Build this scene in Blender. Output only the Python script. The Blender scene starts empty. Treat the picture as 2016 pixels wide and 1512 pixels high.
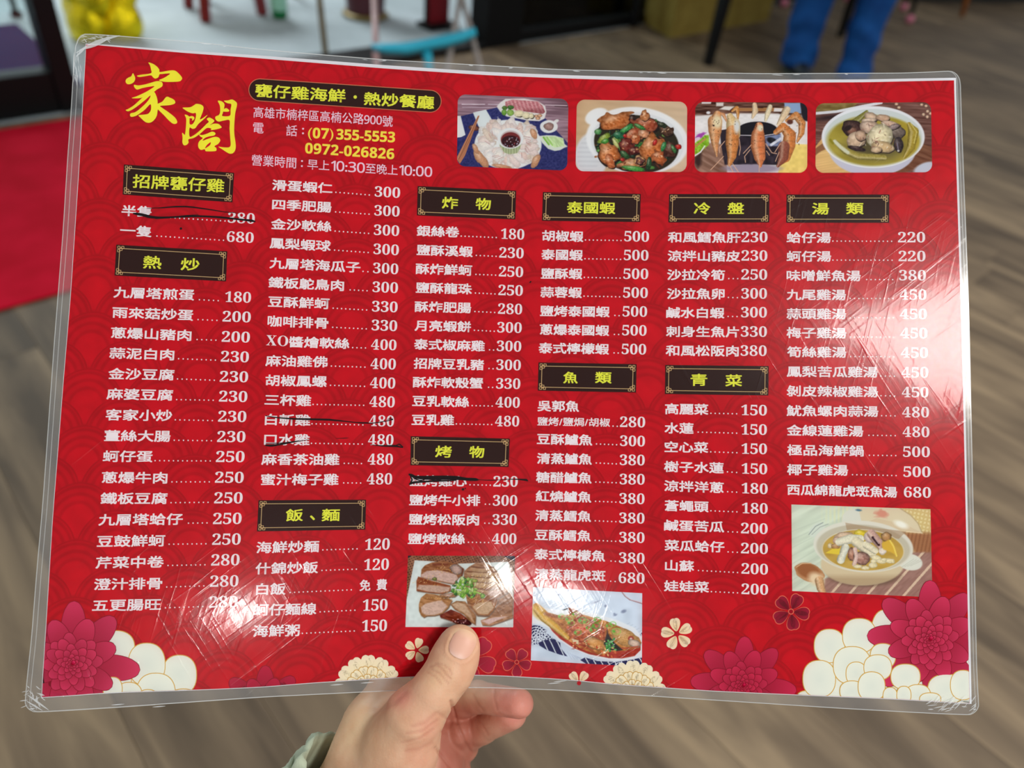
import bpy, bmesh, math, random
import numpy as np
from mathutils import Vector, Matrix

# ------------------------------------------------------------------ camera, world, lights, exposure
F_PX, CX, CY, CAM_H = 1470.0, 1008.0, 756.0, 1.05
_v1 = np.array([-1808., -1456., F_PX]); _v2 = np.array([1980., -975., F_PX])
_Y = _v1 / np.linalg.norm(_v1)
_n = np.cross(_v1, _v2); _U = -_n / np.linalg.norm(_n)
_X = _v2 - _Y * (_v2 @ _Y); _X /= np.linalg.norm(_X)
RW = np.array([_X, _Y, _U])                    # world = RW @ camera(right, down, forward)
CAM = np.array([0., 0., CAM_H])
sc = bpy.context.scene
COL = sc.collection
cam_d = bpy.data.cameras.new('camera'); cam = bpy.data.objects.new('camera', cam_d); COL.objects.link(cam)
cam_d.sensor_width = 36.0; cam_d.lens = 36.0 * F_PX / 2016.0; cam_d.clip_start = 0.02; cam_d.clip_end = 100
M = RW @ np.diag([1., -1., -1.])
cam.matrix_world = Matrix([list(M[0]) + [0], list(M[1]) + [0], list(M[2]) + [CAM_H], [0, 0, 0, 1]])
cam_d.dof.use_dof = True; cam_d.dof.focus_distance = 0.352; cam_d.dof.aperture_fstop = 6.2
sc.camera = cam
w = bpy.data.worlds.new('world'); sc.world = w; w.use_nodes = True
w.node_tree.nodes['Background'].inputs[0].default_value = (0.93, 0.97, 1.0, 1)
w.node_tree.nodes['Background'].inputs[1].default_value = 0.33
def area(name, loc, size, power, col=(1, 0.97, 0.92), target=None, sizey=None, spread=None):
    l = bpy.data.lights.new(name, 'AREA'); l.energy = power; l.size = size; l.color = col
    if sizey: l.shape = 'RECTANGLE'; l.size_y = sizey
    if spread: l.spread = math.radians(spread)
    o = bpy.data.objects.new(name, l); COL.objects.link(o); o.location = loc
    if target is not None:
        o.rotation_euler = (Vector(target) - Vector(loc)).to_track_quat('-Z', 'Y').to_euler()
    return o
area('ceiling_lamp', (-0.06, -1.56, 2.6), 0.52, 27)
area('ceiling_lamp', (-2.68, -2.60, 2.6), 0.14, 12)
area('ceiling_lamp', (2.0, -0.9, 2.6), 0.9, 34)
area('ceiling_lamp', (5.6, -0.6, 2.6), 0.9, 9)
area('street_lamp_light', (1.5, 6.5, 3.5), 2.2, 170, (0.9, 0.97, 1.0), target=(1.5, 4, 0))
vs = sc.view_settings; vs.view_transform = 'Standard'; vs.look = 'None'; vs.gamma = 1.0; vs.use_curve_mapping = False
vs.exposure = 0.56
sc.cycles.use_denoising = True
sc.cycles.transparent_max_bounces = 16
sc.cycles.max_bounces = 8

# ------------------------------------------------------------------ helpers
def lin(c):
    c = np.asarray(c, float) / 255.0
    return np.where(c <= 0.04045, c / 12.92, ((c + 0.055) / 1.055) ** 2.4)
def ray(p, q):
    d = np.stack([(np.asarray(p, float) - CX) / F_PX, (np.asarray(q, float) - CY) / F_PX, np.ones_like(np.asarray(p, float))], -1)
    return d
def c2w(v): return CAM + np.asarray(v, float) @ RW.T
def pz(p, q, z): return c2w(ray(p, q) * np.asarray(z, float)[..., None] if np.ndim(z) else ray(p, q) * z)
def floor_pt(px, py, z=0.0):
    d = RW @ np.array([px - CX, py - CY, F_PX]); t = (z - CAM_H) / d[2]
    return CAM + d * t
def mat(name, col=(128, 128, 128), rough=0.6, metal=0.0, spec=0.4, noise=None, bump=None):
    m = bpy.data.materials.new(name); m.use_nodes = True; nt = m.node_tree; b = nt.nodes['Principled BSDF']
    L = lin(col); b.inputs['Base Color'].default_value = (*L, 1)
    b.inputs['Roughness'].default_value = rough; b.inputs['Metallic'].default_value = metal
    b.inputs['Specular IOR Level'].default_value = spec
    tc = nt.nodes.new('ShaderNodeTexCoord')
    if noise:                                   # (scale, second colour)
        n = nt.nodes.new('ShaderNodeTexNoise'); n.inputs['Scale'].default_value = noise[0]; n.inputs['Detail'].default_value = 5
        nt.links.new(tc.outputs['Object'], n.inputs['Vector'])
        r = nt.nodes.new('ShaderNodeValToRGB'); r.color_ramp.elements[0].position = 0.35; r.color_ramp.elements[1].position = 0.65
        r.color_ramp.elements[0].color = (*L, 1); r.color_ramp.elements[1].color = (*lin(noise[1]), 1)
        nt.links.new(n.outputs['Fac'], r.inputs['Fac']); nt.links.new(r.outputs['Color'], b.inputs['Base Color'])
    if bump:                                    # (scale, strength, distance)
        n = nt.nodes.new('ShaderNodeTexNoise'); n.inputs['Scale'].default_value = bump[0]; n.inputs['Detail'].default_value = 4
        nt.links.new(tc.outputs['Object'], n.inputs['Vector'])
        bm = nt.nodes.new('ShaderNodeBump'); bm.inputs['Strength'].default_value = bump[1]; bm.inputs['Distance'].default_value = bump[2]
        nt.links.new(n.outputs['Fac'], bm.inputs['Height']); nt.links.new(bm.outputs['Normal'], b.inputs['Normal'])
    return m
def mat_attr(name, rough=0.55, spec=0.25, bump=None, sss=0.0):
    m = mat(name, rough=rough, spec=spec, bump=bump); nt = m.node_tree
    a = nt.nodes.new('ShaderNodeAttribute'); a.attribute_name = 'Col'
    nt.links.new(a.outputs['Color'], nt.nodes['Principled BSDF'].inputs['Base Color'])
    if sss:
        b = nt.nodes['Principled BSDF']; b.inputs['Subsurface Weight'].default_value = sss
        b.inputs['Subsurface Radius'].default_value = (1.0, 0.35, 0.2); b.inputs['Subsurface Scale'].default_value = 0.004
    return m
def empty(name, loc, label=None, cat=None, group=None, kind=None):
    o = bpy.data.objects.new(name, None); COL.objects.link(o); o.location = loc; o.empty_display_size = 0.05
    tag(o, label, cat, group, kind); return o
def tag(o, label=None, cat=None, group=None, kind=None):
    if label: o['label'] = label
    if cat: o['category'] = cat
    if group: o['group'] = group
    if kind: o['kind'] = kind
    return o
def root_loc(o):
    l = Vector((0, 0, 0))
    while o is not None: l += Vector(o.location); o = o.parent
    return np.array(l)
def mesh_obj(name, verts, faces, m=None, parent=None, cols=None, smooth=False, uv=None, origin=None):
    """verts in world metres; the object keeps them relative to its parent."""
    verts = np.asarray(verts, float).reshape(-1, 3)
    org = root_loc(parent) if parent is not None else (np.zeros(3) if origin is None else np.asarray(origin, float))
    me = bpy.data.meshes.new(name)
    me.from_pydata((verts - org).tolist(), [], faces if isinstance(faces, list) else faces.tolist())
    if cols is not None:
        a = me.color_attributes.new('Col', 'FLOAT_COLOR', 'POINT')
        c = np.ones((len(verts), 4), np.float32); c[:, :3] = cols; a.data.foreach_set('color', c.ravel())
    if uv is not None:
        a = me.attributes.new('sheet', 'FLOAT_VECTOR', 'POINT')
        c = np.zeros((len(verts), 3), np.float32); c[:, :2] = uv; a.data.foreach_set('vector', c.ravel())
    if smooth: me.polygons.foreach_set('use_smooth', [True] * len(me.polygons))
    me.update()
    if m: me.materials.append(m)
    o = bpy.data.objects.new(name, me); COL.objects.link(o)
    if parent is not None: o.parent = parent
    elif origin is not None: o.location = origin
    return o
def bm_obj(name, bm, m, parent=None, smooth=False, origin=None):
    org = Vector(root_loc(parent)) if parent is not None else Vector((0, 0, 0) if origin is None else origin)
    bmesh.ops.translate(bm, verts=bm.verts, vec=-org)
    me = bpy.data.meshes.new(name); bm.to_mesh(me); bm.free()
    if smooth: me.polygons.foreach_set('use_smooth', [True] * len(me.polygons))
    if m: me.materials.append(m)
    o = bpy.data.objects.new(name, me); COL.objects.link(o)
    if parent is not None: o.parent = parent
    elif origin is not None: o.location = origin
    return o
def box(bm, a, b, bevel=0.0):
    r = bmesh.ops.create_cube(bm, size=1)['verts']
    for v in r:
        for k in range(3): v.co[k] = a[k] + (v.co[k] + 0.5) * (b[k] - a[k])
    if bevel:
        es = list({e for v in r for e in v.link_edges})
        bmesh.ops.bevel(bm, geom=es, offset=bevel, segments=2, profile=0.6, affect='EDGES')
def tube(bm, pts, rad, seg=12, cap=True):
    pts = [Vector(p) for p in pts]; rad = rad if isinstance(rad, (list, tuple)) else [rad] * len(pts)
    rings = []
    up = Vector((0, 0, 1))
    for i, p in enumerate(pts):
        d = (pts[min(i + 1, len(pts) - 1)] - pts[max(i - 1, 0)]).normalized()
        a = d.cross(up); a = a if a.length > 1e-3 else d.cross(Vector((1, 0, 0))); a.normalize(); b = d.cross(a)
        rings.append([bm.verts.new(p + (a * math.cos(t) + b * math.sin(t)) * rad[i]) for t in [2 * math.pi * k / seg for k in range(seg)]])
    for r0, r1 in zip(rings, rings[1:]):
        for k in range(seg): bm.faces.new((r0[k], r0[(k + 1) % seg], r1[(k + 1) % seg], r1[k]))
    if cap:
        bm.faces.new(rings[0][::-1]); bm.faces.new(rings[-1])
def lathe(bm, c, prof, seg=32):
    rings = []
    for r, z in prof:
        rings.append([bm.verts.new((c[0] + r * math.cos(2 * math.pi * k / seg), c[1] + r * math.sin(2 * math.pi * k / seg), c[2] + z)) for k in range(seg)])
    for r0, r1 in zip(rings, rings[1:]):
        for k in range(seg): bm.faces.new((r0[k], r0[(k + 1) % seg], r1[(k + 1) % seg], r1[k]))
    bm.faces.new(rings[0][::-1]); bm.faces.new(rings[-1])

# ------------------------------------------------------------------ the menu sheet: measured outline, bent surface
T_P = np.array([(170, 87), (360, 104), (500, 114), (760, 135), (958, 148), (1100, 154), (1300, 160), (1500, 163), (1700, 162), (1878, 158)], float)
B_P = np.array([(82, 1373), (224, 1363), (387, 1358), (520, 1352), (600, 1345), (802, 1332), (880, 1329), (937, 1328.5), (990, 1330), (1125, 1338), (1200, 1346), (1402, 1360), (1580, 1368), (1767, 1376), (1908, 1385)], float)
L_P = np.array([(87, 170), (107, 168.5), (300, 156.5), (580, 140), (740, 124), (1020, 103), (1373, 82)], float)
L_P = np.array([(87, 170), (330, 156), (580, 139.5), (740, 126), (1020, 104), (1200, 93), (1373, 82)], float)
R_P = np.array([(158, 1878), (400, 1885), (691, 1894), (1088, 1903), (1385, 1909)], float)
TF_P = np.array([(155, 66), (223, 70), (397, 84), (500, 96), (598, 105), (760, 118), (958, 129), (1100, 137), (1300, 142), (1500, 145), (1786, 144), (1890, 139)], float)
BF_P = np.array([(49, 1402), (90, 1401), (219, 1393), (520, 1372), (700, 1363), (847, 1356), (940, 1353), (1090, 1358), (1200, 1365), (1418, 1379), (1650, 1394), (1827, 1404), (1928, 1408)], float)
LF_P = np.array([(66, 152), (117, 146), (236, 139), (300, 134), (460, 124), (660, 108), (996, 84), (1130, 72), (1259, 62), (1349, 52), (1402, 48)], float)
RF_P = np.array([(139, 1890), (239, 1893), (600, 1907), (916, 1914), (1322, 1923), (1408, 1928)], float)
def spl(P, x):
    x = np.asarray(x, float); X, Yv = P[:, 0], P[:, 1]
    # smooth: quadratic-ish via dense linear averaging
    s = 30.0
    return (np.interp(x - s, X, Yv) + 2 * np.interp(x, X, Yv) + np.interp(x + s, X, Yv)) / 4 + \
        np.where(x > X[-1], (x - X[-1]) * (Yv[-1] - Yv[-2]) / (X[-1] - X[-2]) , 0) * 0.0
def UV(p, q):
    p = np.asarray(p, float); q = np.asarray(q, float)
    u = (p - spl(L_P, q)) / (spl(R_P, q) - spl(L_P, q)); v = (q - spl(T_P, p)) / (spl(B_P, p) - spl(T_P, p))
    return u, v
def D(p, q):
    u, v = UV(p, q)
    base = (0.338 * (1 - u) + 0.362 * u) * (1 - v) + (0.331 * (1 - u) + 0.350 * u) * v
    wv = np.abs(u - 0.462) / 0.52; wv = np.clip(wv, 0, 1.15)
    gt = 1 - wv ** 2; e = 0.10; gb = 1 - (np.sqrt(wv ** 2 + e * e) - e) / (math.sqrt(1 + e * e) - e)
    return base + (1 - v) * 0.017 * gt + v * 0.026 * gb
def S(p, q, h=0.0):
    """point of the sheet, raised h metres towards the viewer's side"""
    return c2w(ray(p, q) * (D(p, q) - h)[..., None])
def patch(TP, BP, LP, RP, na, nb, rnd=0.0):
    a = np.linspace(0, 1, na)[None, :] * np.ones((nb, 1)); b = np.linspace(0, 1, nb)[:, None] * np.ones((1, na))
    p = 100 + 1800 * a; q = 100 + 1280 * b
    for _ in range(8):
        l, r = spl(LP, q), spl(RP, q); p = l + (r - l) * a
        t, bb = spl(TP, p), spl(BP, p); q = t + (bb - t) * b
    return p, q
def grid_faces(nb, na, off=0):
    i = np.arange(nb - 1)[:, None] * na + np.arange(na - 1)[None, :]
    return (np.stack([i, i + 1, i + 1 + na, i + na], -1).reshape(-1, 4) + off)[:, ::-1]
def rounded(p, q, TP, BP, LP, RP, rad):
    """pull the corner vertices of a patch onto a rounded corner"""
    corners = []
    for sx, sy in ((0, 0), (1, 0), (1, 1), (0, 1)):
        j = -1 if sx else 0; i = -1 if sy else 0
        cx, cy = p[i, j], q[i, j]; dx = -rad if sx else rad; dy = -rad if sy else rad
        ox, oy = cx + dx, cy + dy
        inside = ((p - ox) * dx < 0) & ((q - oy) * dy < 0)
        d = np.hypot(p - ox, q - oy); k = np.where(inside & (d > rad), rad / np.maximum(d, 1e-6), 1)
        p = np.where(inside, ox + (p - ox) * k, p); q = np.where(inside, oy + (q - oy) * k, q)
    return p, q

# ------------------------------------------------------------------ floor, door, pavement (structure)
def wood_mat():
    m = mat('floor_wood', (120, 104, 88), rough=0.62, spec=0.25); nt = m.node_tree; N = nt.nodes.new; Lk = nt.links.new
    b = nt.nodes['Principled BSDF']; tc = N('ShaderNodeTexCoord'); oi = N('ShaderNodeObjectInfo')
    mp = N('ShaderNodeMapping'); mp.inputs['Scale'].default_value = (17, 2.6, 14)
    ad = N('ShaderNodeVectorMath'); ad.operation = 'ADD'
    ml = N('ShaderNodeVectorMath'); ml.operation = 'SCALE'; ml.inputs['Scale'].default_value = 37.0
    Lk(oi.outputs['Location'], ml.inputs[0]); Lk(tc.outputs['Object'], mp.inputs['Vector'])
    Lk(mp.outputs['Vector'], ad.inputs[0]); Lk(ml.outputs['Vector'], ad.inputs[1])
    n1 = N('ShaderNodeTexNoise'); n1.inputs['Scale'].default_value = 1.0; n1.inputs['Detail'].default_value = 6; n1.inputs['Distortion'].default_value = 0.6
    Lk(ad.outputs['Vector'], n1.inputs['Vector'])
    r = N('ShaderNodeValToRGB'); e = r.color_ramp.elements
    e[0].position = 0.30; e[0].color = (*lin((77, 64, 50)), 1); e[1].position = 0.72; e[1].color = (*lin((136, 117, 92)), 1)
    k = e.new(0.5); k.color = (*lin((106, 90, 71)), 1)
    mx = N('ShaderNodeMath'); mx.operation = 'MULTIPLY_ADD'; mx.inputs[1].default_value = 0.18; Lk(oi.outputs['Random'], mx.inputs[0])
    sb = N('ShaderNodeMath'); sb.operation = 'SUBTRACT'; Lk(n1.outputs['Fac'], sb.inputs[0]); sb.inputs[1].default_value = 0.09; Lk(sb.outputs[0], mx.inputs[2])
    Lk(mx.outputs[0], r.inputs['Fac']); Lk(r.outputs['Color'], b.inputs['Base Color'])
    bp = N('ShaderNodeBump'); bp.inputs['Strength'].default_value = 0.25; bp.inputs['Distance'].default_value = 0.001
    Lk(n1.outputs['Fac'], bp.inputs['Height']); Lk(bp.outputs['Normal'], b.inputs['Normal'])
    return m
WOOD = wood_mat()
bm = bmesh.new(); box(bm, (-3, -3, -0.10), (10, 2.80, -0.013))
floor = bm_obj('floor', bm, mat('underfloor', (60, 50, 42), 0.9)); tag(floor, kind='structure')
PW, PL = 0.157, 1.22
bm = bmesh.new(); box(bm, (0.0003, 0.0003, -0.012), (PW - 0.0003, PL - 0.0003, 0.0), 0.0007)
plank0 = bpy.data.meshes.new('plank'); bm.to_mesh(plank0); bm.free(); plank0.materials.append(WOOD)
random.seed(4); npl = 0
for i in range(-8, 56):
    off = random.random() * PL
    for j in range(-3, 4):
        x0 = i * PW; y0 = j * PL + off - 0.6
        if y0 + PL > 2.80: y1 = 2.80 - PL
        cxp, cyp = x0 + PW / 2, y0 + PL / 2
        # keep planks the camera could see, with a margin
        if y0 > 2.79 or y0 + PL < -0.9 + 0.30 * max(x0 - 0.9, 0) or (cxp < 0.2 and cyp < -0.2): continue
        o = bpy.data.objects.new('plank', plank0); COL.objects.link(o); o.parent = floor; o.location = (x0, y0, 0)
        if y0 + PL > 2.80:
            s = (2.80 - y0) / PL
            if s < 0.05: bpy.data.objects.remove(o); continue
            o.scale = (1, s, 1)
        npl += 1
print('planks', npl)
bm = bmesh.new(); box(bm, (-4, 2.80, -0.12), (12, 12, -0.005))
pav = bm_obj('pavement', bm, mat('concrete', (172, 184, 188), 0.85, noise=(2.6, (148, 160, 163)), bump=(60, 0.2, 0.002))); tag(pav, kind='structure')
BLACK = mat('black_metal', (7, 7, 8), 0.5, spec=0.2)
GREYM = mat('grey_metal', (70, 76, 78), 0.4, 0.6)
door = empty('door_1', (0.6, 2.85, 0), kind='structure')
def dbox(n, a, b, m=BLACK, bv=0.004):
    bm = bmesh.new(); box(bm, a, b, bv); return bm_obj(n, bm, m, door)
dbox('bottom_rail', (-2.4, 2.83, 0.0), (0.60, 2.90, 0.13))
dbox('post', (0.60, 2.82, 0), (0.665, 2.92, 2.3))
dbox('threshold', (0.665, 2.80, -0.004), (2.44, 2.98, 0.022))
dbox('post', (2.44, 2.80, 0), (2.66, 2.93, 2.3))
dbox('bottom_rail', (2.66, 2.82, 0.0), (6.2, 2.90, 0.05))
dbox('sill', (2.66, 2.90, 0.0), (6.2, 3.02, 0.03), GREYM)
dbox('top_rail', (-2.4, 2.82, 2.3), (6.2, 2.92, 2.42))
glass = bpy.data.materials.new('clear_glass'); glass.use_nodes = True; nt = glass.node_tree
nt.nodes.remove(nt.nodes['Principled BSDF'])
tr = nt.nodes.new('ShaderNodeBsdfTransparent'); tr.inputs[0].default_value = (0.86, 0.92, 0.92, 1); gl = nt.nodes.new('ShaderNodeBsdfGlossy'); gl.inputs['Roughness'].default_value = 0.02
fr = nt.nodes.new('ShaderNodeFresnel'); fr.inputs['IOR'].default_value = 1.45; mxs = nt.nodes.new('ShaderNodeMixShader')
nt.links.new(fr.outputs[0], mxs.inputs[0]); nt.links.new(tr.outputs[0], mxs.inputs[1]); nt.links.new(gl.outputs[0], mxs.inputs[2]); nt.links.new(mxs.outputs[0], nt.nodes['Material Output'].inputs[0])
dbox('glass_pane', (-2.4, 2.862, 0.13), (0.60, 2.868, 2.3), glass, 0)
dbox('glass_pane', (2.66, 2.862, 0.05), (6.2, 2.868, 2.3), glass, 0)
bm = bmesh.new(); box(bm, (-2.4, 1.73, 0.0005), (1.45, 2.74, 0.009), 0.003)
tag(bm_obj('carpet', bm, mat('red_carpet', (178, 8, 34), 0.95, spec=0.1, noise=(9, (196, 14, 44)), bump=(500, 0.4, 0.002)), origin=(-0.5, 2.2, 0)),
    'red carpet runner on the wooden floor before the glass door', 'carpet')
bm = bmesh.new(); box(bm, (-1.6, 3.05, -0.004), (0.74, 3.84, 0.010), 0.003)
tag(bm_obj('doormat', bm, mat('navy_mat', (52, 50, 84), 0.95, spec=0.1, bump=(160, 0.6, 0.004)), origin=(-0.4, 3.4, -0.004)),
    'dark navy doormat lying outside beyond the black door rail', 'doormat')

# ------------------------------------------------------------------ things behind the menu
GOLD = mat('gold_foil', (246, 222, 30), 0.27, 0.9, bump=(45, 0.8, 0.012))
bc = floor_pt(203, 66)
bl = empty('balloon_column', (bc[0], bc[1], 0), 'shiny gold foil balloon cluster standing on the pavement by the black door post', 'balloons')
random.seed(7)
def balloon(c, r, tilt):
    bm = bmesh.new(); seg, rg = 26, 16
    rings = []
    for i in range(rg + 1):
        t = math.pi * i / rg; ring = []
        for k in range(seg):
            a = 2 * math.pi * k / seg
            edge = math.sin(t)
            wr = 1 + 0.07 * math.sin(a * 13 + tilt * 5) * edge ** 6 + 0.03 * math.sin(a * 5 + i)
            ring.append(bm.verts.new(Vector((math.sin(t) * math.cos(a) * r * wr, math.sin(t) * math.sin(a) * r * wr, -math.cos(t) * r * 0.62))))
        rings.append(ring)
    for r0, r1 in zip(rings, rings[1:]):
        for k in range(seg): bm.faces.new((r0[k], r0[(k + 1) % seg], r1[(k + 1) % seg], r1[k]))
    bmesh.ops.remove_doubles(bm, verts=bm.verts, dist=1e-4)
    bmesh.ops.rotate(bm, verts=bm.verts, cent=(0, 0, 0), matrix=Matrix.Rotation(tilt, 3, 'X') @ Matrix.Rotation(tilt * 2.1, 3, 'Y'))
    bmesh.ops.translate(bm, verts=bm.verts, vec=c)
    bm_obj('balloon', bm, GOLD, bl, smooth=True)
for lay_i, zz in enumerate((0.062, 0.165, 0.268, 0.37, 0.47)):
    rr = (0.100, 0.092, 0.086, 0.08, 0.076)[lay_i]
    for k in range(4):
        a = math.pi / 2 * k + 0.6 + lay_i * 0.55
        R0 = 0.072 if lay_i else 0.082
        balloon((bc[0] + R0 * math.cos(a), bc[1] + R0 * math.sin(a), zz), rr, 0.2 + 0.35 * k)
# red stool outside
sp = floor_pt(405, 42)
REDP = mat('red_plastic', (120, 18, 22), 0.4)
stool = empty('plastic_stool', (sp[0] + 0.2, sp[1] + 0.12, 0), 'dark red plastic stool outside on the pale pavement', 'stool')
feet = [floor_pt(405, 42), floor_pt(517, 28), floor_pt(492, -18), floor_pt(372, 14)]
cc = sum(feet) / 4
for ft in feet:
    top = cc + (ft - cc) * 0.72; top[2] = 0.43
    d = (Vector(ft) - Vector(top)); bm = bmesh.new(); tube(bm, [ft, top], [0.026, 0.030], 6); bm_obj('leg', bm, REDP, stool)
bm = bmesh.new(); lathe(bm, (cc[0], cc[1], 0.42), [(0.17, 0), (0.185, 0.01), (0.185, 0.04), (0.17, 0.05), (0.03, 0.045)], 24); bm_obj('seat', bm, REDP, stool)
bm = bmesh.new(); tube(bm, [cc + (feet[i] - cc) * 0.86 + np.array([0, 0, 0.2]) for i in (0, 1, 2, 3, 0)], 0.012, 6); bm_obj('stretcher', bm, REDP, stool)
# green bottle
bp_ = floor_pt(551, 34)
bt = empty('green_bottle', (bp_[0], bp_[1], 0), 'green plastic bottle standing beside the red stool', 'bottle')
bm = bmesh.new(); lathe(bm, (bp_[0], bp_[1], 0), [(0.030, 0), (0.038, 0.008), (0.039, 0.16), (0.036, 0.19), (0.016, 0.25), (0.014, 0.28)], 20); bm_obj('body', bm, mat('green_plastic', (10, 120, 62), 0.25), bt, True)
bm = bmesh.new(); lathe(bm, (bp_[0], bp_[1], 0), [(0.0392, 0.035), (0.0398, 0.04), (0.0398, 0.13), (0.0392, 0.135)], 20); bm_obj('paper_label', bm, mat('label_pale', (150, 205, 180), 0.5), bt, True)
bm = bmesh.new(); lathe(bm, (bp_[0], bp_[1], 0.272), [(0.016, 0), (0.016, 0.02), (0.012, 0.024)], 16); bm_obj('cap', bm, mat('cap_white', (220, 220, 220), 0.4), bt, True)
# thin leg of a rack far left
lp = floor_pt(33, 30)
bm = bmesh.new(); tube(bm, [lp, lp + np.array([-0.03, 0, 0.9])], 0.012, 8)
rack = empty('metal_stand', lp, 'thin grey metal stand outside beyond the navy doormat', 'stand')
bm_obj('pole', bm, GREYM, rack)
bm = bmesh.new(); lathe(bm, lp, [(0.024, 0), (0.024, 0.012), (0.012, 0.02)], 12); bm_obj('foot', bm, BLACK, rack)
bm = bmesh.new(); box(bm, lp + np.array([-0.13, -0.1, 0.9]), lp + np.array([0.07, 0.1, 0.92]), 0.005); bm_obj('plate', bm, GREYM, rack)
# olive wooden pole (easel leg)
e0 = floor_pt(641, 107); e1 = e0 + np.array([0.02, 0.16, 1.15])
ea = empty('easel', e0, 'olive brown wooden easel standing on the pavement just past the threshold', 'easel')
WD = mat('olive_wood', (98, 84, 52), 0.6, noise=(30, (120, 104, 64)))
bm = bmesh.new(); tube(bm, [e0, e1], 0.014, 8); bm_obj('leg', bm, WD, ea)
bm = bmesh.new(); tube(bm, [e0 + np.array([0.35, 0.9, 0]), e1 + np.array([0.05, 0.03, 0])], 0.014, 8); bm_obj('leg', bm, WD, ea)
bm = bmesh.new(); tube(bm, [e0 + np.array([-0.10, 0.95, 0]), e1 + np.array([-0.05, 0.03, 0])], 0.014, 8); bm_obj('leg', bm, WD, ea)
bm = bmesh.new(); box(bm, e1 + np.array([-0.3, -0.03, -0.35]), e1 + np.array([0.3, 0.0, 0.3]), 0.004); bm_obj('board', bm, WD, ea)
# maroon pot
pp = floor_pt(720, 30)
pot = empty('maroon_pot', (pp[0], pp[1], 0), 'maroon round pot with a gold foot ring outside the doorway', 'pot')
bm = bmesh.new(); lathe(bm, (pp[0], pp[1], 0), [(0.096, 0.015), (0.094, 0.03), (0.10, 0.10), (0.115, 0.26), (0.12, 0.36), (0.128, 0.37), (0.126, 0.39), (0.11, 0.385), (0.10, 0.33), (0.02, 0.32)], 36); bm_obj('body', bm, mat('maroon', (72, 8, 22), 0.3, spec=0.5), pot, True)
bm = bmesh.new(); lathe(bm, (pp[0], pp[1], 0), [(0.112, 0), (0.118, 0.006), (0.112, 0.016), (0.096, 0.02)], 36); bm_obj('foot_ring', bm, mat('dull_gold', (128, 112, 66), 0.4, 0.3), pot, True)
# dark red standing sign
rp = floor_pt(862, 52)
sg = empty('standing_sign', (rp[0], rp[1], 0), 'tall dark red upright banner behind the high chair', 'sign')
bm = bmesh.new(); box(bm, (rp[0] - 0.062, rp[1] - 0.01, 0.02), (rp[0] + 0.062, rp[1] + 0.01, 1.5), 0.003); bm_obj('panel', bm, mat('dark_red_cloth', (118, 4, 20), 0.6), sg)
bm = bmesh.new(); box(bm, (rp[0] - 0.09, rp[1] - 0.06, 0), (rp[0] + 0.09, rp[1] + 0.06, 0.02), 0.004); bm_obj('base', bm, BLACK, sg)
bm = bmesh.new(); tube(bm, [(rp[0] - 0.075, rp[1], 0.02), (rp[0] - 0.075, rp[1], 1.5)], 0.010, 8); bm_obj('pole', bm, BLACK, sg)
# red crates and white roll behind the right pane
def thing_box(nm, c, s, m, lab, cat, rot=0.0):
    bm = bmesh.new(); box(bm, (-s[0] / 2, -s[1] / 2, 0), (s[0] / 2, s[1] / 2, s[2]), 0.006)
    for k in range(3):                                                     # side ribs
        zz = s[2] * (0.25 + 0.25 * k); box(bm, (-s[0] / 2 - 0.004, -s[1] / 2 - 0.004, zz), (s[0] / 2 + 0.004, s[1] / 2 + 0.004, zz + 0.012))
    bmesh.ops.rotate(bm, verts=bm.verts, cent=(0, 0, 0), matrix=Matrix.Rotation(rot, 3, 'Z'))
    bmesh.ops.translate(bm, verts=bm.verts, vec=c)
    o = bm_obj(nm, bm, m, origin=c); tag(o, lab, cat); return o
c1 = floor_pt(1012, 34); c2 = floor_pt(1052, 16)
thing_box('plastic_crate', (c1[0], c1[1] + 0.03, 0), (0.14, 0.16, 0.2), mat('crate_red', (150, 20, 28), 0.5), 'red plastic crate behind the glass beside the black post', 'crate')
thing_box('plastic_crate', (c2[0] + 0.03, c2[1] + 0.03, 0), (0.16, 0.16, 0.26), mat('crate_red_dark', (120, 18, 26), 0.5), 'darker taller red crate between the short crate and the white roll', 'crate', 0.2)
r0 = floor_pt(1072, 33); r1 = floor_pt(1142, 20)
bm = bmesh.new(); dd = (r1 - r0); r0 = r0 + np.array([0, 0, 0.047]); r1 = r1 + np.array([0, 0, 0.047]); tube(bm, [r0, r0 + dd * 0.02, r0 + dd * 0.98, r1], [0.040, 0.047, 0.047, 0.040], 20)
roll = bm_obj('paper_roll', bm, mat('roll_white', (214, 232, 228), 0.6), origin=(r0 + r1) / 2, smooth=True); tag(roll, 'white roll lying on the ground outside the glass', 'roll')
# high chair with turquoise footrest
hc0 = floor_pt(869, 200)
TQ = mat('turquoise_plastic', (40, 178, 205), 0.45, spec=0.4)
LG1 = mat('pale_pink_tube', (182, 150, 148), 0.35, spec=0.5); LG2 = mat('pale_grey_tube', (160, 150, 144), 0.35, spec=0.5)
hc = empty('high_chair', (hc0[0], hc0[1], 0), 'tubular child high chair with a turquoise footrest in the doorway', 'chair')
def line_leg(px0, py0, z0, fp, r, m, nm='leg', ext=0.6):
    a = pz(px0, py0, z0); b = floor_pt(*fp); a = np.array(a); b = np.array(b)
    bm = bmesh.new(); tube(bm, [b, a + (a - b) * ext], r, 10); bm_obj(nm, bm, m, hc, True)
    return b, a + (a - b) * ext
lA = line_leg(737, 0, 2.92, (744, 215), 0.0125, LG1, ext=0.2)
lB = line_leg(905, 0, 2.98, (868, 205), 0.0115, LG2, ext=0.12)
lC = line_leg(911, 0, 3.02, (966, 215), 0.0115, LG2, ext=0.12)
ap = (lB[1] + lC[1]) / 2
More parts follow.
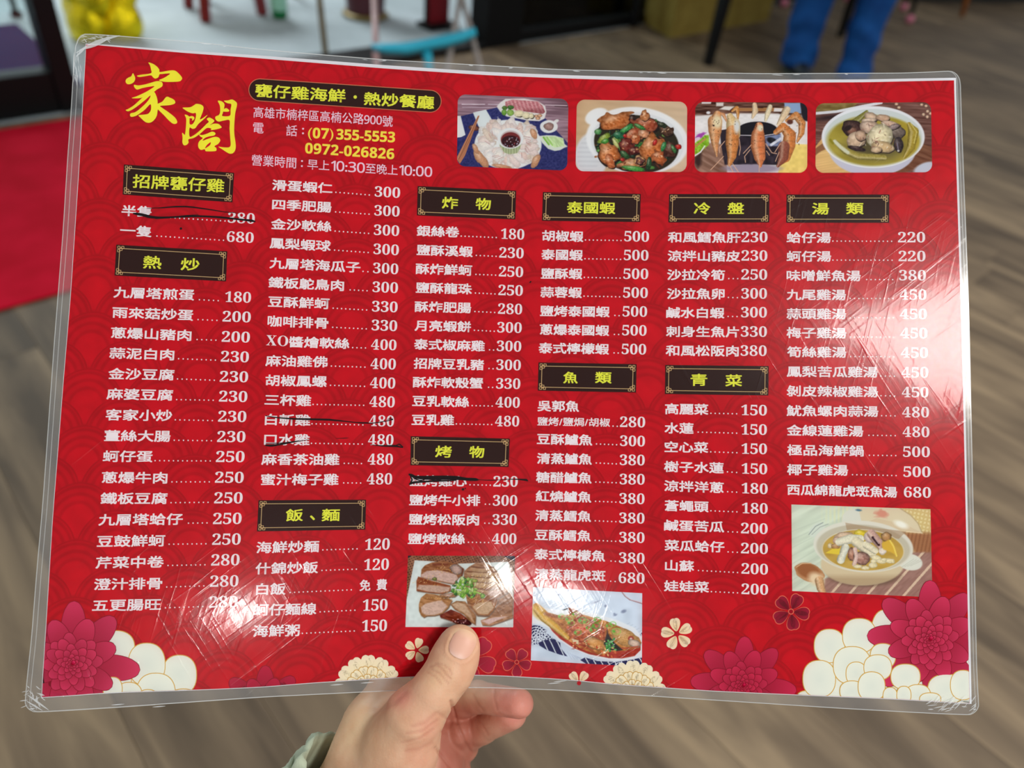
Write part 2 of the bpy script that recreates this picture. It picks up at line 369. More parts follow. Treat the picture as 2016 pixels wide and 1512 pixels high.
bm = bmesh.new(); tube(bm, [lA[1], ap], 0.012, 10); bm_obj('top_bar', bm, LG2, hc, True)
bm = bmesh.new(); mid = (lA[1] + ap) / 2; box(bm, mid + np.array([-0.14, -0.14, 0.0]), mid + np.array([0.14, 0.14, 0.04]), 0.015); bm_obj('seat', bm, TQ, hc, True)
# turquoise sling: a curved thick strip
pts = [(733, 93), (760, 96), (800, 96), (840, 88), (880, 80), (910, 72), (937, 62)]
hw = [9, 11, 13, 12, 13, 12, 9]
bm = bmesh.new(); rg = []
for (x, y), h_ in zip(pts, hw):
    z = 2.88 + (x - 733) / 204 * 0.04; ring = []
    for k in range(14):
        a = 2 * math.pi * k / 14; ring.append(bm.verts.new(pz(x + 2 * math.sin(a), y + math.sin(a) * h_, z + math.cos(a) * 0.05)))
    rg.append(ring)
for a_, b_ in zip(rg, rg[1:]):
    for k in range(14): bm.faces.new((a_[k], a_[(k + 1) % 14], b_[(k + 1) % 14], b_[k]))
bm.faces.new(rg[0][::-1]); bm.faces.new(rg[-1])
bmesh.ops.recalc_face_normals(bm, faces=bm.faces)
bm_obj('footrest', bm, TQ, hc, True)
bm = bmesh.new(); tube(bm, [pz(838, 95, 2.9), pz(843, 118, 2.9), floor_pt(846, 190)], [0.022, 0.018, 0.016], 10); bm_obj('footrest_stem', bm, TQ, hc, True)
# cardboard box
bx = [floor_pt(1318, 76), floor_pt(1266, 45), floor_pt(1512, 40)]
e1_ = (bx[1] - bx[0]); e2_ = (bx[2] - bx[0]); H = 0.46
cb = empty('cardboard_box', bx[0], 'yellow brown cardboard box on the floor under the black table', 'box')
CB = mat('cardboard', (138, 120, 58), 0.85, spec=0.1, noise=(14, (126, 106, 48)))
def quadbox(name, o, a, b, h, m, parent, th=0.0):
    V = [o, o + a, o + a + b, o + b]; V = V + [v + np.array([0, 0, h]) for v in V]
    f = [(0, 3, 2, 1), (4, 5, 6, 7), (0, 1, 5, 4), (1, 2, 6, 5), (2, 3, 7, 6), (3, 0, 4, 7)]
    ob = mesh_obj(name, V, f, m, parent); bmx = bmesh.new(); bmx.from_mesh(ob.data); bmesh.ops.recalc_face_normals(bmx, faces=bmx.faces); bmx.to_mesh(ob.data); bmx.free(); return ob
quadbox('body', bx[0], e1_, e2_, H, CB, cb)
zt = np.array([0, 0, H])
quadbox('flap', bx[0] + zt - e1_ * 0.0, e1_ * 0.5, e2_, 0.004, CB, cb)
quadbox('flap', bx[0] + zt + e1_ * 0.51, e1_ * 0.49, e2_, 0.004, CB, cb)
quadbox('tape', bx[0] + zt + e1_ * 0.45 + np.array([0, 0, 0.0045]), e1_ * 0.12, e2_, 0.001, mat('tape', (150, 128, 70), 0.3), cb)
# black table above the box
tA = floor_pt(1393, 128); tB = floor_pt(1247, 52); tC = floor_pt(1654, 72); tD = tB + (tC - tA)
tbl = empty('dining_table', (tA + tC) / 2, 'black dining table whose legs stand around the cardboard box', 'table')
tcen = (tA + tB + tC + tD) / 4
for t_ in (tA, tB, tC, tD):
    up_ = np.array([0, 0, 0.70]) + (tcen - t_) * 0.03
    bm = bmesh.new(); tube(bm, [t_, t_ + up_], [0.026, 0.042], 4); bm_obj('leg', bm, BLACK, tbl)
ex = (tC - tA) / np.linalg.norm(tC - tA) * 0.06; ey = (tB - tA) / np.linalg.norm(tB - tA) * 0.06
quadbox('table_top', tA - ex - ey + np.array([0, 0, 0.70]), (tC - tA) + 2 * ex, (tB - tA) + 2 * ey, 0.035, mat('black_top', (16, 14, 13), 0.3), tbl)
quadbox('apron', tA + np.array([0, 0, 0.62]), (tC - tA), (tB - tA), 0.08, BLACK, tbl)
# chairs with pink foot caps
PINK = mat('pink_cap', (206, 120, 142), 0.5)
BRW = mat('orange_wood', (150, 88, 34), 0.5, noise=(20, (128, 70, 24)))
def chair(fx, fy, legm, cap, lab, ang, wood=False):
    f0 = floor_pt(fx, fy); r = empty('dining_chair', f0, lab, 'chair')
    a = np.array([math.cos(ang), math.sin(ang), 0]) * 0.38; b = np.array([-math.sin(ang), math.cos(ang), 0]) * 0.38
    c = f0 + (a + b) / 2
    for k, (s, t) in enumerate(((0, 0), (1, 0), (1, 1), (0, 1))):
        p = f0 + a * s + b * t; tp = c + (p - c) * 0.86 + np.array([0, 0, 0.44])
        bm = bmesh.new(); tube(bm, [p, tp], [0.013, 0.019], 8); lg = bm_obj('leg', bm, legm, r)
        if cap:
            bm = bmesh.new(); bmesh.ops.create_uvsphere(bm, u_segments=14, v_segments=8, radius=0.027); bmesh.ops.translate(bm, verts=bm.verts, vec=Vector(p) + Vector((0, 0, 0.026)))
            cp = bm_obj('foot_cap', bm, PINK, lg, True)
    bm = bmesh.new(); box(bm, (-0.2, -0.2, 0.44), (0.2, 0.2, 0.49), 0.02); bmesh.ops.rotate(bm, verts=bm.verts, cent=(0, 0, 0), matrix=Matrix.Rotation(ang, 3, 'Z')); bmesh.ops.translate(bm, verts=bm.verts, vec=(c[0], c[1], 0)); bm_obj('seat', bm, mat('dark_seat', (30, 20, 18), 0.6), r)
    bm = bmesh.new(); box(bm, (-0.19, 0.17, 0.55), (0.19, 0.195, 0.92), 0.01); bmesh.ops.rotate(bm, verts=bm.verts, cent=(0, 0, 0), matrix=Matrix.Rotation(ang, 3, 'Z')); bmesh.ops.translate(bm, verts=bm.verts, vec=(c[0], c[1], 0)); bm_obj('backrest', bm, legm, r)
    for s in (0, 1):
        p = c + (b + a * (1 if s else -1)) * 0.43
        bm = bmesh.new(); tube(bm, [p + np.array([0, 0, 0.44]), p + b * 0.05 + np.array([0, 0, 0.9])], 0.013, 8); bm_obj('back_post', bm, legm, r)
chair(1788, 46, BLACK, True, 'black chair with a pale pink ball foot cap, beyond the jeans', 0.55)
chair(1541, 14, BLACK, True, 'black chair with pink foot cap beside the cardboard box end', 0.4)
# dark bench at the far right
g0 = floor_pt(1800, 4); g1 = floor_pt(2080, 8)
bn = empty('bench', (g0 + g1) / 2, 'low black bench with an orange brown wooden leg at the far end of the floor', 'bench')
bd = g1 - g0; bnrm = np.array([-bd[1], bd[0], 0]); bnrm = bnrm / np.linalg.norm(bnrm) * 0.5
quadbox('base', g0, bd, bnrm, 0.30, mat('bench_black', (14, 12, 12), 0.6), bn)
quadbox('cushion', g0 - bnrm * 0.05 + np.array([0, 0, 0.30]), bd, bnrm * 1.05, 0.12, mat('bench_cushion', (26, 20, 20), 0.7), bn)
gl0 = floor_pt(1893, 33); bm = bmesh.new(); tube(bm, [gl0, gl0 + np.array([0.03, 0.06, 0.34])], [0.016, 0.024], 10); bm_obj('leg', bm, BRW, bn, True)
# ------------------------------------------------------------------ smooth bodies from blended volumes
def capd(P, a, b, ra, rb):
    a = np.asarray(a, np.float32); b = np.asarray(b, np.float32); ab = b - a
    t = np.clip(((P - a) @ ab) / (ab @ ab), 0, 1)
    return np.sqrt(((P - a - t[..., None] * ab) ** 2).sum(-1)) - (ra + (rb - ra) * t)
def chain(P, pts, k=0.004):
    d = None
    for (a, ra), (b, rb) in zip(pts, pts[1:]):
        e = capd(P, a, b, ra, rb); d = e if d is None else smin(d, e, k)
    return d
def smin(a, b, k):
    h = np.clip(0.5 + 0.5 * (b - a) / k, 0, 1); return b + (a - b) * h - k * h * (1 - h)
def nets(f, lo, hi, h):
    ax = [np.arange(lo[i], hi[i] + h, h, dtype=np.float32) for i in range(3)]
    n = [len(a) for a in ax]; V = np.empty(n, np.float32)
    YZ = np.stack(np.meshgrid(ax[1], ax[2], indexing='ij'), -1)
    for i0 in range(0, n[0], 24):
        xs = ax[0][i0:i0 + 24]
        P = np.empty((len(xs), n[1], n[2], 3), np.float32); P[..., 0] = xs[:, None, None]; P[..., 1:] = YZ
        V[i0:i0 + 24] = f(P)
    ins = V < 0
    c = np.zeros([m - 1 for m in n], np.int8)
    for dx in (0, 1):
        for dy in (0, 1):
            for dz in (0, 1): c += ins[dx:n[0] - 1 + dx, dy:n[1] - 1 + dy, dz:n[2] - 1 + dz]
    act = (c > 0) & (c < 8); I = np.argwhere(act); idm = -np.ones(act.shape, np.int64); idm[tuple(I.T)] = np.arange(len(I))
    acc = np.zeros((len(I), 3)); cnt = np.zeros(len(I))
    for axis in range(3):
        o1, o2 = [a for a in range(3) if a != axis]
        for u in (0, 1):
            for v in (0, 1):
                A = I.copy(); A[:, o1] += u; A[:, o2] += v; B = A.copy(); B[:, axis] += 1
                va = V[tuple(A.T)]; vb = V[tuple(B.T)]; m = (va < 0) != (vb < 0)
                t = np.where(m, va / np.where(m, va - vb, 1), 0); p = A.astype(float); p[:, axis] += t
                acc[m] += p[m]; cnt[m] += 1
    P = acc / cnt[:, None] * h + np.array([a[0] for a in ax])
    F = []
    for axis in range(3):
        o1, o2 = (axis + 1) % 3, (axis + 2) % 3
        sa = [slice(None)] * 3; sb = [slice(None)] * 3; sa[axis] = slice(0, -1); sb[axis] = slice(1, None)
        E = np.argwhere(ins[tuple(sa)] != ins[tuple(sb)])
        E = E[(E[:, o1] > 0) & (E[:, o2] > 0) & (E[:, o1] < n[o1] - 1) & (E[:, o2] < n[o2] - 1)]
        q = []
        for u, v in ((-1, -1), (0, -1), (0, 0), (-1, 0)):
            C = E.copy(); C[:, o1] += u; C[:, o2] += v; q.append(idm[tuple(C.T)])
        q = np.stack(q, -1); s = ins[tuple(E.T)]
        q[~s] = q[~s][:, ::-1]; F.append(q)
    return P, np.concatenate(F)
def vnoise(P, s, seed=0):
    rng = np.random.RandomState(seed); G = rng.rand(33, 33, 33).astype(np.float32)
    Q = np.asarray(P) * s; i = np.floor(Q).astype(int); f = Q - i; f = f * f * (3 - 2 * f); r = 0
    for dx in (0, 1):
        for dy in (0, 1):
            for dz in (0, 1):
                wgt = (f[..., 0] if dx else 1 - f[..., 0]) * (f[..., 1] if dy else 1 - f[..., 1]) * (f[..., 2] if dz else 1 - f[..., 2])
                r = r + wgt * G[(i[..., 0] + dx) % 33, (i[..., 1] + dy) % 33, (i[..., 2] + dz) % 33]
    return r

# walking person: jeans and shoes
JEAN = mat('blue_denim', (20, 76, 140), 0.8, spec=0.15, noise=(9, (12, 56, 112)), bump=(300, 0.3, 0.001))
fl = floor_pt(1560, 146); fr_ = floor_pt(1668, 176)
per = empty('person', (fl + fr_) / 2, 'person standing in blue jeans and dark shoes beyond the menu', 'person')
hipc = (fl + fr_) / 2 + np.array([0.04, 0.10, 0.93]); tr_ = (fr_ - fl); tr_ = tr_ / np.linalg.norm(tr_)
hl = hipc - tr_ * 0.10; hr = hipc + tr_ * 0.10
kl = fl * 0.45 + hl * 0.55 + np.array([0.0, -0.03, 0]); kr = fr_ * 0.47 + hr * 0.53 + np.array([0.07, -0.02, 0])
def jeansf(P):
    l = chain(P, [(fl + [0, 0, 0.07], 0.088), (fl * 0.8 + kl * 0.2, 0.080), (fl * 0.5 + kl * 0.5 + [0, .015, 0], 0.082), (kl, 0.086), (hl + [0, 0, -0.05], 0.115)], 0.02)
    r = chain(P, [(fr_ + [0, 0, 0.07], 0.080), (fr_ * 0.8 + kr * 0.2, 0.074), (fr_ * 0.5 + kr * 0.5 + [0, .015, 0], 0.078), (kr, 0.088), (hr + [0, 0, -0.05], 0.115)], 0.02)
    hip = capd(P, hl, hr, 0.125, 0.125); d = smin(smin(l, r, 0.02), hip, 0.05)
    wz = np.sin(P[..., 2] * 62 + 3 * np.sin(P[..., 0] * 17) + 2 * np.sin(P[..., 1] * 13)) * 0.0035 * np.exp(-((P[..., 2] - 0.16) / 0.16) ** 2)
    d = d + wz + (vnoise(P, 14, 3) - 0.5) * 0.014
    return np.maximum(np.maximum(d, 0.045 - P[..., 2]), P[..., 2] - (hipc[2] + 0.06))
lo = np.minimum(fl, fr_) - 0.35; hi = np.maximum(fl, fr_) + 0.35; lo[2] = 0.02; hi[2] = 1.05
P, Fc = nets(jeansf, lo, hi, 0.012); mesh_obj('jeans', P, Fc, JEAN, per, smooth=True)
SHO = mat('dark_shoe', (20, 26, 34), 0.5); SOLE = mat('shoe_sole', (60, 66, 60), 0.7)
fd = np.array([-0.62, -0.78, 0]) * 0.9
for ft in (fl, fr_):
    def shoef(P, ft=ft):
        a = ft + np.array([0, 0, 0.05]) - fd * 0.03; b = ft + fd * 0.17 + np.array([0, 0, 0.035])
        d = smin(capd(P, a, b, 0.048, 0.036), capd(P, a, a + np.array([0, 0, 0.05]), 0.045, 0.05), 0.02)
        return np.maximum(d, 0.018 - P[..., 2])
    P, Fc = nets(shoef, ft + [-0.3, -0.3, 0], ft + [0.3, 0.3, 0.2], 0.007); so = mesh_obj('shoe', P, Fc, SHO, per, smooth=True)
    def solef(P, ft=ft):
        d = capd(P * [1, 1, 0] , (ft - fd * 0.03) * [1, 1, 0], (ft + fd * 0.17) * [1, 1, 0], 0.05, 0.04)
        return np.maximum(np.maximum(d, -P[..., 2] + 0.001), P[..., 2] - 0.020)
    P, Fc = nets(solef, ft + [-0.3, -0.3, -0.01], ft + [0.3, 0.3, 0.04], 0.007); mesh_obj('sole', P, Fc, SOLE, so)

# ------------------------------------------------------------------ the hand that holds the menu (camera space, metres)
def cp(p, q, z): return np.array([(p - CX) / F_PX * z, (q - CY) / F_PX * z, z], np.float32)
mmm = 0.001
TH = [(cp(905, 1268, .3545), 8.9 * mmm), (cp(897, 1292, .353), 9.9 * mmm), (cp(882, 1326, .350), 9.8 * mmm), (cp(850, 1368, .347), 9.9 * mmm), (cp(815, 1412, .348), 13.0 * mmm), (cp(790, 1468, .353), 17 * mmm), (cp(752, 1560, .358), 22.5 * mmm)]
BK = [(cp(768, 1366, .386), 11.5 * mmm), (cp(742, 1430, .372), 15.5 * mmm), (cp(722, 1500, .366), 17.5 * mmm), (cp(690, 1600, .365), 23 * mmm), (cp(650, 1700, .368), 24 * mmm)]
PA = [(cp(800, 1400, .408), 12 * mmm), (cp(842, 1450, .410), 13.0 * mmm), (cp(850, 1508, .409), 15.5 * mmm), (cp(810, 1620, .396), 21 * mmm)]
KN = [(cp(768, 1366, .388), 11 * mmm), (cp(800, 1410, .406), 12 * mmm)]
IX = [(cp(770, 1372, .392), 10 * mmm), (cp(885, 1392, .418), 9.0 * mmm), (cp(940, 1372, .400), 8.0 * mmm), (cp(1022, 1385, .378), 7.3 * mmm)]
MD = [(cp(800, 1430, .408), 10 * mmm), (cp(898, 1462, .424), 9.2 * mmm), (cp(950, 1432, .410), 8.2 * mmm), (cp(1008, 1406, .392), 7.6 * mmm)]
RG = [(cp(830, 1480, .412), 10 * mmm), (cp(884, 1500, .428), 9 * mmm), (cp(912, 1470, .420), 8 * mmm), (cp(905, 1440, .408), 7.4 * mmm)]
LT = [(cp(840, 1520, .414), 9 * mmm), (cp(880, 1535, .426), 8 * mmm), (cp(900, 1515, .420), 7 * mmm), (cp(890, 1490, .410), 6.4 * mmm)]
def handf(P):
    th = chain(P, TH, 0.006); bk = chain(P, BK, 0.008)
    d = smin(th, bk, 0.007); d = smin(d, chain(P, PA, 0.008), 0.0035)
    d = smin(d, capd(P, KN[0][0], KN[1][0], KN[0][1], KN[1][1]), 0.006)
    web = capd(P, cp(800, 1400, .362), cp(775, 1430, .388), 7 * mmm, 9 * mmm); d = smin(d, web, 0.010)
    d = smin(d, chain(P, IX, 0.0025), 0.0025); d = smin(d, chain(P, MD, 0.0025), 0.0018)
    d = smin(d, chain(P, RG, 0.0025), 0.0018); d = smin(d, chain(P, LT, 0.0025), 0.0018)
    return d
P, Fc = nets(handf, cp(560, 1200, .33) * [1, 1, 1] - [0.006, 0.004, 0.018], np.array([0.03, 0.235, 0.445]), 0.00075)
px = P[:, 0] / P[:, 2] * F_PX + CX; py = P[:, 1] / P[:, 2] * F_PX + CY
# outward normals from the volume
def gradn(P, e=0.0008):
    g = np.stack([handf((P + np.eye(3)[k] * e).astype(np.float32)) - handf((P - np.eye(3)[k] * e).astype(np.float32)) for k in range(3)], -1)
    return g / np.maximum(np.linalg.norm(g, axis=1), 1e-9)[:, None]
NR = gradn(P)
def seglist(pts, x, y):
    d = np.full(len(x), 1e9)
    for (a, b), (c, e) in zip(pts, pts[1:]):
        vx, vy = c - a, e - b; t = np.clip(((x - a) * vx + (y - b) * vy) / (vx * vx + vy * vy), 0, 1)
        d = np.minimum(d, np.hypot(x - a - t * vx, y - b - t * vy))
    return d
front = NR[:, 2] < 0.15
disp = np.zeros(len(P)); red = np.zeros(len(P))
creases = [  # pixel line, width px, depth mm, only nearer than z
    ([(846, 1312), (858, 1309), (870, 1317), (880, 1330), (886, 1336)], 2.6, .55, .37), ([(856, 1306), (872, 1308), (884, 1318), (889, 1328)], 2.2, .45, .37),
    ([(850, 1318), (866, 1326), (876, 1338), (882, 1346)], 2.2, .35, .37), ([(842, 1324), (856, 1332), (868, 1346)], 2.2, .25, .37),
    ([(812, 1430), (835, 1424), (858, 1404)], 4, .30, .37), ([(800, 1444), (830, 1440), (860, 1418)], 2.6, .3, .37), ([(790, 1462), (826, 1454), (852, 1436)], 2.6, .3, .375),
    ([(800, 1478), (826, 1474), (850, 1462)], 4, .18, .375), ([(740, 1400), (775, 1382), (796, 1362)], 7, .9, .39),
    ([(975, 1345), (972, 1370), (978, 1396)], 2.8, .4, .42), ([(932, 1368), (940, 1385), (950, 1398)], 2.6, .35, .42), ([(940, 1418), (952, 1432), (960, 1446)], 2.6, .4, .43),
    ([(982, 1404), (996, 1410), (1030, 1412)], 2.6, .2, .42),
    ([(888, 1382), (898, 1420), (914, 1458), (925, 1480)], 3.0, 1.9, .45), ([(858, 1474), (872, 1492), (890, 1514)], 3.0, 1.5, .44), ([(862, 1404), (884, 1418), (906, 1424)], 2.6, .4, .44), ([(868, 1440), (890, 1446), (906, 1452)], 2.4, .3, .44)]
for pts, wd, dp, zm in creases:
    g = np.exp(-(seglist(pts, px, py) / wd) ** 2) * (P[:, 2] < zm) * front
    disp -= g * dp * 0.55 * mmm; red = np.maximum(red, g * 0.22)  # creases also darkened and reddened: crease shade put into the skin colour
disp += (vnoise(P, 900, 5) - 0.5) * 0.00012
# thumb nail bed: a shallow groove round the nail
nc = np.array([911., 1268.]); ta = np.array([-0.44, 0.90]); ta /= np.linalg.norm(ta); tb = np.array([ta[1], -ta[0]])
na_, nb_ = 29.0, 24.0
lx = (px - nc[0]) * ta[0] + (py - nc[1]) * ta[1]; ly = (px - nc[0]) * tb[0] + (py - nc[1]) * tb[1]
rr = (np.abs(lx / na_) ** 2.6 + np.abs(ly / nb_) ** 2.6) ** (1 / 2.6)
thm = (P[:, 2] < .352) & front
disp += np.where(thm, -0.00035 * np.exp(-((rr - 1.06) / 0.07) ** 2) * (lx > -14) + 0.00022 * np.exp(-((rr - 1.25) / 0.12) ** 2) * (lx > -8), 0)
P2 = P + NR * disp[:, None]
base = np.array([214., 166., 134.]); pink = np.array([224., 146., 128.]); yel = np.array([222., 184., 142.]); palm = np.array([180., 106., 88.])
def blob(x, y, r): return np.exp(-(((px - x) ** 2 + (py - y) ** 2) / r ** 2))
def mixc(c, t, k): k = np.clip(k, 0, 1)[:, None]; return c * (1 - k) + t * k
c = np.tile(base, (len(P), 1)); c = mixc(c, yel, blob(700, 1440, 70) * 0.8 + blob(860, 1330, 30) * 0.5)
c = mixc(c, pink, (blob(1035, 1385, 42) + 0.55 * blob(985, 1375, 36) + 0.6 * blob(1000, 1425, 40)) * (P[:, 2] > .36))
c = mixc(c, palm, np.clip((px - 856) / 14, 0, 1) * np.clip((py - 1370) / 30, 0, 1) * (P[:, 2] > .372) * np.clip((985 - px) / 60, 0, 1) * 0.9)
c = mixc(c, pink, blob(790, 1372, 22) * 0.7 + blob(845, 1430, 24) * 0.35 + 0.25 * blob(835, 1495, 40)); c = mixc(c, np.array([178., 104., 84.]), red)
c = mixc(c, np.array([232., 205., 165.]), blob(903, 1244, 14) * 0.55 * thm)
c += ((vnoise(P, 260, 9) - 0.5) * 16)[:, None] * np.array([0.6, 1, 1])
SKIN = mat_attr('skin', rough=0.48, spec=0.35, bump=(900, 0.22, 0.0006), sss=0.22)
hroot = empty('person', c2w(np.array([-0.07, 0.16, .37])), 'hand of a person gripping the menu, thumb in front, pale ribbed cuff at the wrist', 'person')
mesh_obj('hand', c2w(P2), Fc[:, ::-1] if False else Fc, SKIN, hroot, cols=lin(np.clip(c, 0, 255)), smooth=True)
# thumb nail: thin plate laid on the thumb, found by marching along the view ray
def march(x, y, z0=0.33):
    d = ray(x, y); z = np.full(x.shape, z0)
    for _ in range(60): z = z + handf((d * z[..., None]).astype(np.float32)) * 0.9
    return z
ns, nr_ = 40, 12; V = []; 
ang = np.linspace(0, 2 * np.pi, ns, endpoint=False)
R_, A_ = np.meshgrid(np.linspace(0, 1, nr_), ang, indexing='ij')
ex_ = 2.6; rad = 1 / (np.abs(np.cos(A_)) ** ex_ + np.abs(np.sin(A_)) ** ex_) ** (1 / ex_)
Lx = R_ * rad * np.cos(A_) * na_; Ly = R_ * rad * np.sin(A_) * nb_
nx_ = nc[0] + Lx * ta[0] + Ly * tb[0]; ny_ = nc[1] + Lx * ta[1] + Ly * tb[1]
zz = march(nx_, ny_); lift = 0.00042 * (1 - R_ ** 6) + 0.00002; lift = lift + 0.0004 * np.clip(-Lx / na_ - 0.6, 0, 1)
V = ray(nx_, ny_) * (zz - lift)[..., None]
F_ = [tuple((i * ns + k, i * ns + (k + 1) % ns, (i + 1) * ns + (k + 1) % ns, (i + 1) * ns + k)) for i in range(nr_ - 1) for k in range(ns)]
cn = np.array([218., 168., 146.]) * (1 - np.clip(-(Lx / na_) - 0.35, 0, 1)[..., None] * 0.9) + np.array([240., 214., 170.]) * np.clip(-(Lx / na_) - 0.35, 0, 1)[..., None] * 0.9
cn = cn * (1 - 0.45 * (np.exp(-((Lx / na_ - 1.05) / 0.3) ** 2) * (np.abs(Ly / nb_) < .7))[..., None]) + np.array([246., 222., 214.]) * 0.45 * (np.exp(-((Lx / na_ - 1.05) / 0.3) ** 2) * (np.abs(Ly / nb_) < .7))[..., None]  # whitish highlight near the cuticle, painted into the nail colour
mesh_obj('thumb_nail', c2w(V.reshape(-1, 3)), F_, mat_attr('nail', rough=0.42, spec=0.4), hroot, cols=lin(cn.reshape(-1, 3)), smooth=True)
# ribbed cuff round the wrist
CUFF = mat('cuff_cloth', (176, 184, 160), 0.9, spec=0.1, bump=(1400, 0.5, 0.0004))
ax_ = np.array([-0.50, 0.86, 0.05]); ax_ /= np.linalg.norm(ax_)
side = np.array([0.86, 0.50, 0.0]); dep = np.cross(ax_, side); dep /= np.linalg.norm(dep)
c0 = cp(716, 1526, .360).astype(float)
def cuff(name, s0, s1, grow, seed, nst=26, lipz=0.0):
    ns = 220; V = []; rng = np.random.RandomState(seed)
    for i in range(nst):
        s = s0 + (s1 - s0) * i / (nst - 1); t = i / (nst - 1)
        for k in range(ns):
            a = 2 * math.pi * k / ns
            fold = 0.0009 * math.sin(a * 26 + 1.5 * math.sin(s * 300) + 3 * math.sin(a * 3)) + 0.0012 * math.sin(a * 9 + seed + s * 160)
            rx = 0.0318 + grow + fold + 0.004 * t; ry = 0.0330 + grow + fold + 0.003 * t
            if i == 0: rx -= 0.0016; ry -= 0.0016
            wob = 0.0016 * math.sin(a * 5 + seed) + 0.0009 * math.sin(a * 11)
            V.append(c0 + ax_ * (s + wob) + side * math.cos(a) * rx + dep * math.sin(a) * ry)
    # inner wall back inside
    for i in (0, 1):
        s = s0 + 0.004 + 0.02 * i
        for k in range(ns):
            a = 2 * math.pi * k / ns; V.append(c0 + ax_ * s + side * math.cos(a) * (0.0295 + grow - 0.001) + dep * math.sin(a) * (0.0300 + grow - 0.001))
    rows = nst; F_ = []
    for i in range(rows - 1):
        for k in range(ns): F_.append((i * ns + k, i * ns + (k + 1) % ns, (i + 1) * ns + (k + 1) % ns, (i + 1) * ns + k))
    for k in range(ns):
        F_.append((rows * ns + k, rows * ns + (k + 1) % ns, (k + 1) % ns, k)); F_.append(((rows + 1) * ns + k, (rows + 1) * ns + (k + 1) % ns, rows * ns + (k + 1) % ns, rows * ns + k))
    return mesh_obj(name, c2w(np.array(V)), F_, CUFF, hroot, smooth=True)
cuff('cuff', 0.000, 0.060, 0.0, 1); sl = cuff('sleeve', 0.010, 0.085, 0.0032, 4); 
# ------------------------------------------------------------------ the laminated menu
rootp = S(np.array(960.), np.array(1345.))
menu = empty('laminated_menu', rootp, 'large red laminated restaurant menu with white Chinese lettering and dish photos, held by the hand', 'menu')
# red print with scallop waves, drawn by nodes on sheet coordinates
def print_mat():
    m = mat('red_print', rough=0.6, spec=0.0); nt = m.node_tree; N = nt.nodes.new; Lk = nt.links.new
    at = N('ShaderNodeAttribute'); at.attribute_name = 'sheet'; sp = N('ShaderNodeSeparateXYZ'); Lk(at.outputs['Vector'], sp.inputs[0])
    def mth(op, a, b=None, c=None):
        n = N('ShaderNodeMath'); n.operation = op
        for i, v in enumerate((a, b, c)):
            if v is None: continue
            if isinstance(v, (int, float)): n.inputs[i].default_value = v
            else: Lk(v, n.inputs[i])
        return n.outputs[0]
    X, Yv = sp.outputs[0], sp.outputs[1]           # in units of the scallop radius, y downwards
    k0 = mth('FLOOR', mth('MULTIPLY', Yv, 1 / 0.74))
    val = None
    for j in (-1, 0, 1, 2):                        # later (lower) rows overlay earlier ones
        k = mth('ADD', k0, float(j)); cy = mth('MULTIPLY', k, 0.74)
        odd = mth('PINGPONG', k, 1.0)
        xs = mth('ADD', X, odd); i2 = mth('MULTIPLY', mth('ROUND', mth('MULTIPLY', xs, 0.5)), 2.0)
        dx = mth('SUBTRACT', xs, i2); dy = mth('SUBTRACT', Yv, cy)
        d = mth('SQRT', mth('ADD', mth('MULTIPLY', dx, dx), mth('MULTIPLY', dy, dy)))
        r = N('ShaderNodeValToRGB'); cr = r.color_ramp; cr.interpolation = 'LINEAR'
        stops = [(0, .52), (.42, .52), (.46, .16), (.51, .16), (.55, .44), (.63, .44), (.67, .08), (.72, .10), (.76, .44), (.83, .42), (.87, .02), (.91, .05), (.94, .36), (.97, .02), (1.0, .0)]
        while len(cr.elements) < len(stops): cr.elements.new(0.5)
        for e, (p_, v_) in zip(cr.elements, stops): e.position = p_; e.color = (v_, v_, v_, 1)
        Lk(d, r.inputs['Fac'])
        if val is None: val = r.outputs['Color']
        else:
            mx = N('ShaderNodeMix'); mx.data_type = 'RGBA'; Lk(mth('LESS_THAN', d, 1.0), mx.inputs['Factor']); Lk(val, mx.inputs[6]); Lk(r.outputs['Color'], mx.inputs[7]); val = mx.outputs[2]
    nz = N('ShaderNodeTexNoise'); nz.inputs['Scale'].default_value = 2.2; nz.inputs['Detail'].default_value = 8; Lk(at.outputs['Vector'], nz.inputs['Vector'])
    fac = mth('MULTIPLY_ADD', nz.outputs['Fac'], 0.5, mth('MULTIPLY', mth('SUBTRACT', val, 0.3), 0.56))
    c = N('ShaderNodeValToRGB'); e = c.color_ramp.elements; e[0].position = 0.05; e[0].color = (*lin((178, 0, 18)), 1); e[1].position = 0.62; e[1].color = (*lin((228, 0, 30)), 1)
    Lk(fac, c.inputs['Fac']); Lk(c.outputs['Color'], nt.nodes['Principled BSDF'].inputs['Base Color'])
    return m
WHITEP = mat('white_paper', (236, 240, 246), 0.6, spec=0.2)
na, nb = 150, 110
p, q = patch(T_P, B_P, L_P, R_P, na, nb); u, v = UV(p, q)
mesh_obj('printed_face', S(p, q).reshape(-1, 3), grid_faces(nb, na), print_mat(), menu, uv=np.stack([u.ravel() * 24.1 + .35, v.ravel() * 16.9 + .2], -1), smooth=True)
